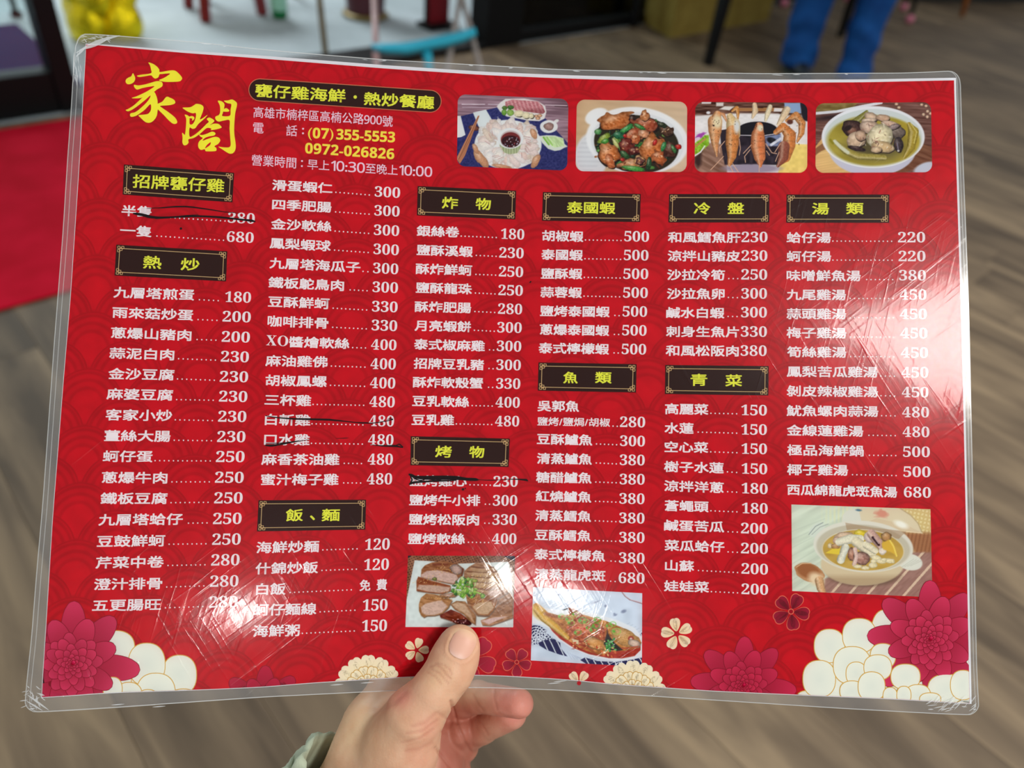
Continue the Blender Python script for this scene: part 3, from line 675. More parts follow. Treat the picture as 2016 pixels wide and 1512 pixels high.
# white paper core showing as a thin rim round the print (a real sheet with a back side)
def shift(P_, d): Q = P_.copy(); Q[:, 1] += d; return Q
T2, B2, L2, R2 = shift(T_P, 0), shift(B_P, 1.2), shift(L_P, -1), shift(R_P, 4)
T2[:, 1] -= np.interp(T2[:, 0], [170, 330, 600, 1400, 1878], [2, 4.5, 6.5, 6.5, 5])
p, q = patch(T2, B2, L2, R2, na, nb); h1 = grid_faces(nb, na); n0 = p.size
V = np.concatenate([S(p, q, -0.00012).reshape(-1, 3), S(p, q, -0.00045).reshape(-1, 3)])
per_i = [i for i in range(na)] + [r_ * na + na - 1 for r_ in range(1, nb)] + [(nb - 1) * na + i for i in range(na - 2, -1, -1)] + [r_ * na for r_ in range(nb - 2, 0, -1)]
sidef = [(per_i[i], per_i[(i + 1) % len(per_i)], per_i[(i + 1) % len(per_i)] + n0, per_i[i] + n0) for i in range(len(per_i))]
mesh_obj('paper_core', V, h1.tolist() + (h1[:, ::-1] + n0).tolist() + sidef, WHITEP, menu, smooth=False)
# clear film
def film_mat():
    m = bpy.data.materials.new('clear_film'); m.use_nodes = True; nt = m.node_tree; N = nt.nodes.new; Lk = nt.links.new
    nt.nodes.remove(nt.nodes['Principled BSDF'])
    tr = N('ShaderNodeBsdfTransparent'); tr.inputs[0].default_value = (0.985, 0.985, 0.985, 1)
    at = N('ShaderNodeAttribute'); at.attribute_name = 'sheet'
    # scratches: thin ridges of stretched noise in three directions
    hsum = None
    for k, (ang, sc_) in enumerate(((38, 1.0), (-58, 0.9), (76, 0.8))):
        mp = N('ShaderNodeMapping'); vr = N('ShaderNodeVectorRotate'); vr.rotation_type = 'Z_AXIS'; vr.inputs['Angle'].default_value = math.radians(ang); mp.inputs['Scale'].default_value = (7 * sc_, 150 * sc_, 1)
        Lk(at.outputs['Vector'], vr.inputs['Vector']); Lk(vr.outputs['Vector'], mp.inputs['Vector']); n = N('ShaderNodeTexNoise'); n.inputs['Scale'].default_value = 1; n.inputs['Detail'].default_value = 3; n.inputs['Distortion'].default_value = 0.4
        Lk(mp.outputs['Vector'], n.inputs['Vector']); r = N('ShaderNodeMath'); r.operation = 'POWER'; Lk(n.outputs['Fac'], r.inputs[0]); r.inputs[1].default_value = 9
        if hsum is None: hsum = r.outputs[0]
        else: a = N('ShaderNodeMath'); a.operation = 'ADD'; Lk(hsum, a.inputs[0]); Lk(r.outputs[0], a.inputs[1]); hsum = a.outputs[0]
    wv = N('ShaderNodeTexNoise'); wv.inputs['Scale'].default_value = 5; wv.inputs['Detail'].default_value = 3; Lk(at.outputs['Vector'], wv.inputs['Vector'])
    b1 = N('ShaderNodeBump'); b1.inputs['Strength'].default_value = 0.34; b1.inputs['Distance'].default_value = 0.0009; Lk(hsum, b1.inputs['Height'])
    b2 = N('ShaderNodeBump'); b2.inputs['Strength'].default_value = 0.12; b2.inputs['Distance'].default_value = 0.002; Lk(wv.outputs['Fac'], b2.inputs['Height']); Lk(b1.outputs['Normal'], b2.inputs['Normal'])
    gl = N('ShaderNodeBsdfGlossy'); gl.inputs['Roughness'].default_value = 0.22; gl.inputs[0].default_value = (1, 1, 1, 1); Lk(b2.outputs['Normal'], gl.inputs['Normal'])
    gs = N('ShaderNodeBsdfGlossy'); gs.inputs['Roughness'].default_value = 0.08; Lk(b2.outputs['Normal'], gs.inputs['Normal'])
    mg = N('ShaderNodeMixShader'); mg.inputs[0].default_value = 0.7; Lk(gl.outputs[0], mg.inputs[1]); Lk(gs.outputs[0], mg.inputs[2])
    fr = N('ShaderNodeFresnel'); fr.inputs['IOR'].default_value = 1.37
    mx = N('ShaderNodeMixShader'); Lk(fr.outputs[0], mx.inputs[0]); Lk(tr.outputs[0], mx.inputs[1]); Lk(mg.outputs[0], mx.inputs[2]); Lk(mx.outputs[0], nt.nodes['Material Output'].inputs[0])
    return m
FILM = film_mat()
p, q = patch(TF_P, BF_P, LF_P, RF_P, 160, 120); p, q = rounded(p, q, TF_P, BF_P, LF_P, RF_P, 24)
u, v = UV(p, q); uvf = np.stack([u.ravel() * 1.4, v.ravel()], -1)
fo = mesh_obj('front_film', S(p, q, 0.00075).reshape(-1, 3), grid_faces(120, 160), FILM, menu, uv=uvf, smooth=True); tag(fo, 'clear scratched laminate film')
fo = mesh_obj('back_film', S(p, q, -0.0008).reshape(-1, 3), grid_faces(120, 160)[:, ::-1], FILM, menu, uv=uvf, smooth=True)
# hazy sealed margin between the two films, open where the paper lies
MARG = bpy.data.materials.new('sealed_margin'); MARG.use_nodes = True; nt = MARG.node_tree; pb = nt.nodes['Principled BSDF']
pb.inputs['Base Color'].default_value = (*lin((196, 200, 204)), 1); pb.inputs['Roughness'].default_value = 0.25; pb.inputs['Alpha'].default_value = 0.17; pb.inputs['Specular IOR Level'].default_value = 0.3
def ring_mesh(name, oT, oB, oL, oR, iT, iB, iL, iR, h, m, rad_o=0, rad_i=0, n=160, lab=None):
    po, qo = patch(oT, oB, oL, oR, n, n); pi, qi = patch(iT, iB, iL, iR, n, n)
    if rad_o: po, qo = rounded(po, qo, None, None, None, None, rad_o)
    if rad_i: pi, qi = rounded(pi, qi, None, None, None, None, rad_i)
    idx = [(0, i) for i in range(n)] + [(i, n - 1) for i in range(1, n)] + [(n - 1, i) for i in range(n - 2, -1, -1)] + [(i, 0) for i in range(n - 2, 0, -1)]
    a = np.array(idx); O = S(po[a[:, 0], a[:, 1]], qo[a[:, 0], a[:, 1]], h); I = S(pi[a[:, 0], a[:, 1]], qi[a[:, 0], a[:, 1]], h); k = len(idx)
    return mesh_obj(name, np.concatenate([O, I]), [(j + k, (j + 1) % k + k, (j + 1) % k, j) for j in range(k)], m, menu, smooth=True)
ring_mesh('sealed_margin', TF_P, BF_P, LF_P, RF_P, T2, B2, L2, R2, -0.0001, MARG, 24, 3)
# bright cut edge of the film and the faint inner seam
EDGE = mat('film_edge', (205, 208, 206), 0.2, spec=0.8); EDGE.node_tree.nodes['Principled BSDF'].inputs['Alpha'].default_value = 0.55
SEAM = mat('film_seam', (222, 224, 222), 0.2, spec=0.9); SEAM.node_tree.nodes['Principled BSDF'].inputs['Alpha'].default_value = 0.34
def loop_pts(TP, BP, LP, RP, rad, n=220):
    p, q = patch(TP, BP, LP, RP, n, n); p, q = rounded(p, q, None, None, None, None, rad)
    a = [(0, i) for i in range(n)] + [(i, n - 1) for i in range(1, n)] + [(n - 1, i) for i in range(n - 2, -1, -1)] + [(i, 0) for i in range(n - 2, 0, -1)]
    a = np.array(a); return p[a[:, 0], a[:, 1]], q[a[:, 0], a[:, 1]]
def ribbon(name, x, y, wpx, h, m, closed=True, parent=None, th=0.0, cols=None):
    """flat strip along a line drawn on the sheet; wpx may vary"""
    x = np.asarray(x, float); y = np.asarray(y, float); w_ = np.broadcast_to(np.asarray(wpx, float), x.shape) / 2
    if closed: dx = np.roll(x, -1) - np.roll(x, 1); dy = np.roll(y, -1) - np.roll(y, 1)
    else: dx = np.gradient(x); dy = np.gradient(y)
    l = np.maximum(np.hypot(dx, dy), 1e-6); nx, ny = -dy / l, dx / l; n = len(x)
    V = np.concatenate([S(x + nx * w_, y + ny * w_, h), S(x - nx * w_, y - ny * w_, h)])
    k = n if closed else n - 1
    return V, [(i, (i + 1) % n, (i + 1) % n + n, i + n) for i in range(k)]
V, F_ = ribbon('', *loop_pts(TF_P, BF_P, LF_P, RF_P, 24), 1.7, 0.0008, EDGE); mesh_obj('film_edge', V, F_, EDGE, menu)
x, y = loop_pts(shift(TF_P, 0), shift(BF_P, 0), LF_P, shift(RF_P, -6), 20)
x = x + np.where(x < 300, 9, 0) * (y > 150); V, F_ = ribbon('', x, y, 1.5, 0.0009, SEAM); mesh_obj('film_seam', V, F_, SEAM, menu)
# crinkled corners of the film: small raised folds
CRK = mat('film_crease', (232, 236, 238), 0.12, spec=1.0); CRK.node_tree.nodes['Principled BSDF'].inputs['Alpha'].default_value = 0.5
random.seed(12); VV = []; FF = []
def crk(x0, y0, x1, y1, w_, bend=0.0, lift=0.0011):
    t = np.linspace(0, 1, 9); x = x0 + (x1 - x0) * t + bend * (y1 - y0) * np.sin(np.pi * t); y = y0 + (y1 - y0) * t - bend * (x1 - x0) * np.sin(np.pi * t)
    V, F_ = ribbon('', x, y, w_ * np.sin(np.pi * (0.05 + 0.9 * t)), lift, CRK, False); o = sum(len(v_) for v_ in VV); VV.append(V); FF.extend([tuple(i + o for i in f) for f in F_])
crk(150, 104, 236, 70, 7, .05); crk(156, 98, 214, 76, 4, -.05); crk(149, 112, 170, 92, 4)
for _ in range(26):
    x0 = random.uniform(158, 215); y0 = random.uniform(70, 84); a = random.uniform(-1.2, .4); l = random.uniform(5, 14); crk(x0, y0, x0 + l * math.cos(a), y0 - l * math.sin(a) * .6, random.uniform(.7, 1.6))
for _ in range(20):
    x0 = random.uniform(143, 158) ; y0 = random.uniform(98, 150); crk(x0, y0, x0 + random.uniform(-3, 6), y0 + random.uniform(6, 30), random.uniform(.7, 1.5))
for _ in range(26):
    x0 = random.uniform(52, 80); y0 = random.uniform(1350, 1396); a = random.uniform(0, 3.14); l = random.uniform(5, 16); crk(x0, y0, x0 + l * math.cos(a), min(y0 + l * math.sin(a), 1398), random.uniform(.8, 2.2))
crk(54, 1368, 96, 1398, 3.5); crk(52, 1380, 84, 1399, 3)
for _ in range(34):
    x0 = random.uniform(1815, 1918); y0 = 1404 - random.uniform(2, 18) * (1 + (x0 - 1815) / 160); l = random.uniform(8, 26); a = random.uniform(-.1, 1.0); crk(x0, y0, min(x0 + l * math.cos(a), 1922), y0 - l * math.sin(a), random.uniform(.8, 2.4))
for _ in range(16):
    x0 = random.uniform(250, 1800); y0 = float(spl(TF_P, x0)) + random.uniform(0, 3); l = random.uniform(6, 22); crk(x0, y0, x0 + l, y0 + l * 0.03 + random.uniform(-1, 1), random.uniform(1, 2.4))
for (x0, y0) in ((1090, 1342), (1078, 1346), (219, 1388), (300, 1392), (650, 1349), (710, 1345)): crk(x0, y0, x0 + 26, y0 - 2, 2.2)
tag(mesh_obj('film_crease', np.concatenate(VV), FF, CRK, menu), kind='stuff')

# ---- printing: flat colour shapes a few hundredths of a millimetre apart
UPS = lambda x: -0.058 + 0.000038 * (x - 240)     # how far the sheet's vertical leans, dx per dy
class Print:
    def __init__(s): s.V = []; s.F = []; s.C = []; s.n = 0
    def add(s, x, y, faces, col, h):
        x = np.asarray(x, float); y = np.asarray(y, float); s.V.append(S(x, y, h)); s.C.append(np.broadcast_to(lin(col), (len(x), 3)) if np.ndim(col) == 1 else lin(col))
        s.F.extend([tuple(i + s.n for i in f) for f in faces]); s.n += len(x)
    def build(s, name, parent, m, label=None):
        o = mesh_obj(name, np.concatenate(s.V), s.F, m, parent, cols=np.concatenate(s.C)); o.data.polygons.foreach_set('use_smooth', [True] * len(o.data.polygons))
        if label: o['label'] = label
        return o
INK = mat_attr('printed_ink', rough=0.6, spec=0.0)
H1 = 0.00006
# glyph outlines from Blender's own built-in typeface
GL = {}
def need(chars, off, res=3):
    todo = [(c, off) for c in dict.fromkeys(chars) if (c, off) not in GL and c != ' ']
    obs = []
    for c, o_ in todo:
        cu = bpy.data.curves.new('g', 'FONT'); cu.body = c; cu.size = 1; cu.offset = o_; cu.resolution_u = res; cu.fill_mode = 'BOTH'
        ob = bpy.data.objects.new('g', cu); COL.objects.link(ob); obs.append((c, o_, ob, cu))
    dg = bpy.context.evaluated_depsgraph_get()
    for c, o_, ob, cu in obs:
        me = ob.evaluated_get(dg).to_mesh(); V = np.array([v_.co[:2] for v_ in me.vertices], float).reshape(-1, 2)
        GL[(c, o_)] = (V, [tuple(f.vertices) for f in me.polygons]); ob.evaluated_get(dg).to_mesh_clear()
    for c, o_, ob, cu in obs: bpy.data.objects.remove(ob); bpy.data.curves.remove(cu)
def advance(c):
    if c == ' ': return 0.5
    if ord(c) > 0x2E00 and ord(c) < 0x1D000: return 1.0
    V = GLB(c); return V[1] - V[0] + 0.09
def GLB(c, off=None):
    for k in GL:
        if k[0] == c: V = GL[k][0]; return V[:, 0].min(), V[:, 0].max()
def text(pr, s, xl, yl, xr, yr, hpx, col, off=0.0, h=H1, fit_ink=True, mid=None):
    """string whose ink runs from xl to xr; (xl,yl)-(xr,yr) is its mid-height line; hpx its ink height"""
    bold = off if off > 0.003 else 0.0; off = 0.0; need(s, off)
    cjk = any(0x2E00 < ord(c) < 0x1D000 and c not in '：、·' for c in s)
    lo_, hi_ = (-0.075, 0.845) if cjk else (0.0, 0.72)
    if mid is not None: lo_, hi_ = mid
    pos = []; x = 0
    for c in s:
        if c == ' ': x += 0.5; continue
        V, F_ = GL[(c, off)]; full = 0x2E00 < ord(c) < 0x1D000
        a0, a1 = V[:, 0].min(), V[:, 0].max()
        if full: pos.append((c, x)); x += 1.0
        else: pos.append((c, x - a0 + 0.03)); x += (a1 - a0) + 0.075
    inkl = pos[0][1] + GL[(pos[0][0], off)][0][:, 0].min(); inkr = pos[-1][1] + GL[(pos[-1][0], off)][0][:, 0].max()
    sx = (xr - xl) / (inkr - inkl); sy = hpx / (hi_ - lo_)
    for c, x0 in pos:
        V, F_ = GL[(c, off)]; ex = (V[:, 0] + x0 - inkl) * sx; ey = (V[:, 1] - (hi_ + lo_) / 2) * sy
        t = ex / (xr - xl); X_ = xl + ex; lean = UPS(X_)
        if bold:
            bx_, by_ = bold * 32 * .8, bold * 32 * .62
            for k, (ax_, ay_) in enumerate(((-bx_, -by_), (bx_, -by_), (bx_, by_), (-bx_, by_), (0, 0))):
                pr.add(X_ - ey * lean + ax_, yl + (yr - yl) * t - ey + ay_, F_, col, h + k * 0.000002)
        else: pr.add(X_ - ey * lean, yl + (yr - yl) * t - ey, F_, col, h)
def dots(pr, x0, y0, x1, y1, n, col, r=1.45, h=H1):
    for i in range(n):
        t = i / max(n - 1, 1); a = np.linspace(0, 2 * np.pi, 9)[:-1]
        pr.add(x0 + (x1 - x0) * t + r * np.cos(a), y0 + (y1 - y0) * t + r * np.sin(a), [tuple(range(8))[::-1]], col, h)
BD = {'0': 0x1D7CE}
def sans(s, b=0): return ''.join(chr((0x1D7EC if b else 0x1D7E2) + int(c)) if c.isdigit() else c for c in s)
def serif(s): return ''.join(chr(0x1D7CE + int(c)) if c.isdigit() else c for c in s)
WHT = (250, 246, 250)
MENU = """半隻|240,414,299,417|327,428,443,435,14|380|448.7,501.6,429.1
一隻|237,452.8,298,456.2|309,464.7,440,473.1,16|680|446.6,499.5,466.6
九層塔煎蛋|224.3,575,382,580.4|392.6,590,429.6,592,5|180|443.4,494.2,584.7
雨來菇炒蛋|221.9,614.4,380,620.5|390,629.2,427,630.7,5|200|438.4,493.8,623.3
蔥爆山豬肉|219.1,654.6,376.3,660.3|388,668.4,425,669.8,5|200|436.7,492,663
蒜泥白肉|216,694.6,342.5,698.4|351.6,706.2,424,709,9|230|435,490,702
金沙豆腐|214,735.4,342.5,738|349.5,746,421.9,748.6,9|230|432.9,488.5,741.4
麻婆豆腐|210.6,775.2,340,777.8|347.8,786.7,419.7,788,9|230|431.4,487,780.3
客家小炒|208.5,816.3,338.3,818|345.2,826.5,418,828,9|230|429.7,485,819.7
薑絲大腸|206,857.6,335,858.6|343,866.7,416,867.7,9|230|427.8,483.2,859.5
蚵仔蛋|203.2,898,300,898.4|305.4,906.9,413.8,907.5,13|250|425.4,481.5,898.8
蔥爆牛肉|201,939.8,329,940.6|338.5,948.7,412,948.7,9|250|423.5,479.8,939.6
鐵板豆腐|198.6,981,329,981|336.8,989.7,409.6,989,9|250|421.9,477.7,980
九層塔蛤仔|194.8,1023.4,359.4,1021.7|371,1030,407.5,1029.5,5|250|419.7,475.6,1020.6
豆鼓鮮蚵|191.6,1065.7,324.5,1064|333,1071.4,405.3,1070.6,9|250|418,474,1061.3
芹菜中卷|189,1107.8,322,1105.7|330.8,1113.3,403.4,1111.9,9|280|416,471.6,1102
澄汁排骨|185.9,1150.4,318.8,1148|328.3,1155.7,401.3,1153.5,9|280|413.8,469.5,1143.8
五更腸旺|182.3,1192,316.5,1189.5|325.8,1196.7,399.2,1194.2,9|280|411.9,467.8,1184.7
滑蛋蝦仁|536.4,363.7,654,370.7|661.3,378.5,727,383.8,9|300|737.7,787.8,378
四季肥腸|536.4,402,652,408|660.8,417.2,726.5,421.7,9|300|737,786.8,415
金沙軟絲|534.3,440.5,652,446.2|659.8,455,725.6,459.6,9|300|736,786,453.2
鳳梨蝦球|531.7,478,650.7,484.3|658.7,492.4,724.8,497.2,9|300|735.3,785.3,490.9
九層塔海瓜子|531.3,517.4,709,526.2|714.8,534.3,724.3,535,2|300|734.5,784.2,528.4
鐵板鴕鳥肉|529.2,555.4,676.7,562.2|689.4,570.7,722.6,572.4,5|300|733.4,783.6,565.4
豆酥鮮蚵|528.6,593.3,648,597.8|656,606.7,721.8,610.3,9|330|732.4,782.8,603.5
咖啡排骨|527.5,631.6,646,636.3|655,644.3,721,647.5,9|330|731.7,782,640.5
@醬燴軟絲|569.8,672.8,687.3,676.4|694.3,684.4,719.5,685,4|400|730.7,780.6,678.5
麻油雞佛|523.3,709.8,644.6,712.4|652.4,720.6,718.4,722.8,9|400|729.6,779.4,716.2
胡椒鳳螺|523.3,748.4,642.9,751|650.7,758.5,717.6,760.6,9|400|728.6,778.3,753.7
三杯雞|521.6,786.7,612.2,788.8|616.4,796.2,715.9,798,13|480|727.5,777.2,790.7
白斬雞|522.2,825.6,610.5,827.3|614.3,834.3,714.4,836.6,13|480|726.5,775.8,828.4
口水雞|520.7,864.8,609,865.8|613.2,872.8,713.3,874.3,13|480|724.8,774.7,865.8
麻香茶油雞|515.2,904,667.8,904.6|677.8,912.2,711.6,912.6,5|480|723.9,773.4,903.9
蜜汁梅子雞|514.4,944,666,943.7|676.7,950.7,710,951,5|480|722.2,772,942.6
海鮮炒麵|505.4,1078,627.7,1075.4|635.6,1082.6,702.9,1080.5,9|120|718.7,767.4,1071.2
什錦炒飯|503.7,1119.3,625.6,1116.7|633.9,1123,701.6,1120.5,9|120|717,765.7,1111
白飯|505,1160,561.9,1159|571.4,1166.5,691.6,1161.2,15|免費|708.6,761.5,1151.6
蚵仔麵線|499.7,1200.7,622.4,1198.2|630.3,1204.6,698.6,1201.4,9|150|714.3,763,1190.8
海鮮粥|498.6,1242.6,589.6,1240.5|595.3,1246.9,697.4,1242.2,13|150|712.8,761.9,1231.4
銀絲卷|821,454,903.7,457|908,464.8,977,467.6,10|180|986.5,1032.2,460.6
鹽酥溪蝦|821,491.7,930.4,495.4|937.8,502.8,976.7,504.6,6|230|983,1031,497.6
酥炸鮮蚵|819,528.7,929,532.4|937,540.2,975.7,541.7,6|250|982.2,1030,534.6
鹽酥龍珠|819.3,566,928.5,569|936,576.9,974.4,578.7,6|250|981.3,1029.4,571.3
酥炸肥腸|817,603.3,927,606|935,613.3,973.9,615.2,6|280|980.6,1028,608
月亮蝦餅|817,640.6,926.7,643.3|934,650.2,973,652.2,6|300|979,1027.2,644.6
泰式椒麻雞|816.1,677.2,954,681.3|963.7,688.7,971.7,689.3,2|300|978.1,1026.3,681.3
招牌豆乳豬|815.2,715,952.2,718.3|962.8,725.4,970.7,726,2|300|977.2,1025.4,718.3
酥炸軟殼蟹|813.3,752,950.4,754.4|961.9,762.4,969.8,762.8,2|330|976.7,1024.4,755
豆乳軟絲|812.4,789,923,791.5|929.6,798.5,968.9,799.4,6|400|975.7,1023.5,791.9
豆乳雞|811.1,826.3,893.5,827|898.5,834.6,968,835.9,10|480|974.8,1022.2,829
鹽烤雞心|807.8,946.3,918.5,947|925.4,954.3,965.2,955.2,6|230|971.3,1019.4,947.6
鹽烤牛小排|806.3,984.3,944.8,985.2|955.6,992.6,963.7,992.8,2|300|970.4,1018.5,985.2
鹽烤松阪肉|805.4,1022.2,942.6,1023.5|954.4,1030,962.8,1030.2,2|330|969.4,1017.4,1022.8
鹽烤軟絲|803.7,1060.6,914.8,1060.7|922.2,1067.6,961.9,1068.1,6|400|968.5,1016.7,1060.6
胡椒蝦|1068,463.7,1148,465.6|1152.6,472.4,1222.6,473.5,10|500|1229,1277.8,465.2
泰國蝦|1066.5,500.7,1147,502.2|1151.7,509.4,1221.7,510.6,10|500|1228.1,1276.7,502.2
鹽酥蝦|1065.7,538.3,1146,539|1150.4,546,1220.7,547.4,10|500|1227.2,1276.3,539
蒜蓉蝦|1064.6,574.8,1145.2,576|1149.8,583,1219.8,584.4,10|500|1226.7,1275.4,576
鹽烤泰國蝦|1063.9,611.9,1199.8,613.7|1210.6,621,1218.9,621.5,2|500|1225.7,1274,613
蔥爆泰國蝦|1063.3,648.3,1198.9,650.6|1209.6,658.3,1218,658.5,2|500|1224.8,1273,650.2
泰式檸檬蝦|1061.1,684.8,1198.5,687.2|1209,694.8,1217,695,2|500|1223.9,1272.2,687.2
吳郭魚|1059,798.7,1139.6,800|||
%鹽烤/鹽焗/胡椒|1058.3,829.3,1200.7,831.7|1206.9,838.9,1215.2,839.3,2|280|1220.7,1270.2,830.6
豆酥鱸魚|1057.8,863.9,1165.7,866.3|1174.4,874,1213.9,875.6,6|300|1220.7,1269.8,868
清蒸鱸魚|1057.8,902.2,1164.8,904|1173.9,911.5,1213.3,913.3,6|380|1220.2,1269.3,905.4
糖醋鱸魚|1056,939.3,1164.3,941|1173.1,949,1213,950.4,6|380|1220,1269.2,943.3
紅燒鱸魚|1055.4,976.3,1163.7,978.7|1172.6,986.9,1212.4,988.5,6|380|1219.3,1268.9,981.5
清蒸鱈魚|1054.4,1014.3,1163.3,1016.7|1172,1025.4,1212.4,1027,6|380|1219,1268.9,1019.8
豆酥鱈魚|1053.5,1052.6,1162.8,1055|1171.7,1063.9,1212,1065.7,6|380|1219,1268.9,1058
泰式檸檬魚|1052.6,1090.6,1191,1094.8|1203,1104.6,1211.5,1105.2,2|380|1218.5,1268.9,1098.5
清蒸龍虎斑|1053.5,1129.6,1191.5,1133.7|1202.2,1144.3,1211,1144.8,2|680|1218,1268.9,1137.8
和風鱈魚肝|1315.6,466.9,1457.6,467.4||230|1460,1511,466.5
涼拌山豬皮|1315,503.5,1456.7,504.4||230|1459.8,1510.7,503
沙拉冷筍|1314,540.6,1426.7,541.5|1434.8,548.5,1452.4,548.5,3|250|1459.4,1510.4,540.2
沙拉魚卵|1313.5,578,1426,578.5|1434,585.6,1451.7,586,3|300|1459.4,1510,577.6
鹹水白蝦|1312.2,615.2,1425.7,616|1433.5,623,1451,623.2,3|300|1458.9,1509.8,614.6
刺身生魚片|1311.9,652.2,1454.4,653.5||330|1458.5,1509.8,652.6
和風松阪肉|1311.3,689.8,1453.9,691||380|1458,1509.4,690.2
高麗菜|1309.8,804.6,1394,806|1399.6,813.7,1450.2,814.6,7|150|1459.4,1509.8,807.2
水蓮|1309,842.4,1365,843.3|1374.6,850.7,1450.2,852.8,10|150|1459.4,1509.8,845.4
空心菜|1309,879.6,1393.7,881|1399.3,889.6,1450.6,891.3,7|150|1459.8,1510,883.3
樹子水蓮|1308,918.1,1424.3,921.3|1432.2,929,1450.2,930.2,3|150|1460,1510.4,922.6
涼拌洋蔥|1308,956,1424.3,960.2|1432.6,968,1450.2,969,3|180|1460,1511.3,961.5
蒼蠅頭|1309,995,1394.6,997.6|1399.6,1005.6,1450.7,1007.8,7|180|1460.7,1511.3,1000.6
鹹蛋苦瓜|1308,1033.7,1425.2,1037.4|1433.5,1046.9,1451.5,1047.6,3|200|1458.9,1511.3,1040.2
菜瓜蛤仔|1309,1073.1,1425.7,1076.9|1433.5,1086.5,1451.5,1087.4,3|200|1458.9,1511.7,1079.6
山蘇|1309.8,1112.6,1365.9,1114.8|1375.2,1123.1,1452,1127.2,10|200|1459.8,1511.9,1119.8
娃娃菜|1308,1153.1,1395.2,1155.9|1400.6,1164.8,1452,1167.2,7|200|1459.8,1512.2,1159.8
蛤仔湯|1549.2,467.6,1635.4,467.6|1639.8,474.6,1755.4,475,15|220|1767.9,1821.4,466.9
蚵仔湯|1549.2,504.5,1635.8,504.5|1639.8,512.1,1756.3,512.3,15|220|1769,1822,504
味噌鮮魚湯|1549.2,542.2,1694,542.9|1706.3,550.3,1757.4,550.5,7|380|1770,1822.9,541.8
九尾雞湯|1549.2,579.8,1664.9,580.4|1674,587.6,1758,587.8,11|450|1771.2,1824,579.8
蒜頭雞湯|1549.2,617.5,1665.3,618|1674,625.6,1758.5,625.8,11|450|1771.8,1824.6,618
梅子雞湯|1549.2,654.6,1665.7,655.7|1674.5,663.4,1759.2,663.8,11|450|1772.9,1825.7,655.7
筍絲雞湯|1550.3,692.5,1665.7,693.6|1674.7,702,1759.6,702.5,11|450|1774,1826.8,694
鳳梨苦瓜雞湯|1549.6,731.1,1727.5,732.6|1734,740.3,1760.9,740.7,4|450|1774.9,1827.5,732.9
剝皮辣椒雞湯|1549.6,769.3,1728,771.5|1734.5,779,1761.3,779.6,4|450|1775.5,1827.9,771.9
魷魚螺肉蒜湯|1549.2,808.2,1728.6,810|1735.8,818.4,1762,818.8,4|480|1776.2,1829,811.2
金線蓮雞湯|1549.6,846.8,1699,849|1710.7,857,1762.4,857.7,7|480|1777,1829.7,850
極品海鮮鍋|1550.3,885.6,1699.8,887.8|1711.6,896.3,1763.5,897,7|500|1777.7,1830.7,889.3
椰子雞湯|1550.3,924.3,1669,925.8|1678.4,934.5,1764.2,936.3,11|500|1778.4,1831.8,928.6
西瓜綿龍虎斑魚湯|1550.3,963.5,1765.7,969||680|1779.5,1832.7,969"""
for ln in MENU.split('\n'):
    nm, a, d_, pr_, pb_ = ln.split('|'); xl, yl, xr, yr = map(float, a.split(',')); pr = Print()
    small = nm[0] == '%'; xo = nm[0] == '@'; nm = nm.lstrip('%@')
    sc_ = 0.95 + 0.10 * (yl - 350) / 850 * (1 if xl < 560 else 0.3)
    text(pr, nm, xl, yl, xr, yr, 16.5 if small else 21.5 * sc_, WHT, 0.014 if small else 0.025)
    if xo: text(pr, '𝐗𝐎', 524.5, 669, 567.5, 671, 21, WHT, 0.0)
    if d_: g = d_.split(','); dots(pr, *map(float, g[:4]), int(g[4]), WHT)
    if pr_:
        x0, x1, yy = map(float, pb_.split(',')); sl_ = (yr - yl) / (xr - xl)
        if pr_.isdigit(): text(pr, serif(pr_), x0, yy - sl_ * 25, x1, yy + sl_ * 25, 21.5 * sc_, WHT, 0.0)
        else: text(pr, pr_[0] + ' ' + pr_[1], x0, yy + 1, x1, yy - 1, 21.5, WHT, 0.021)
    pr.build('menu_line', menu, INK)
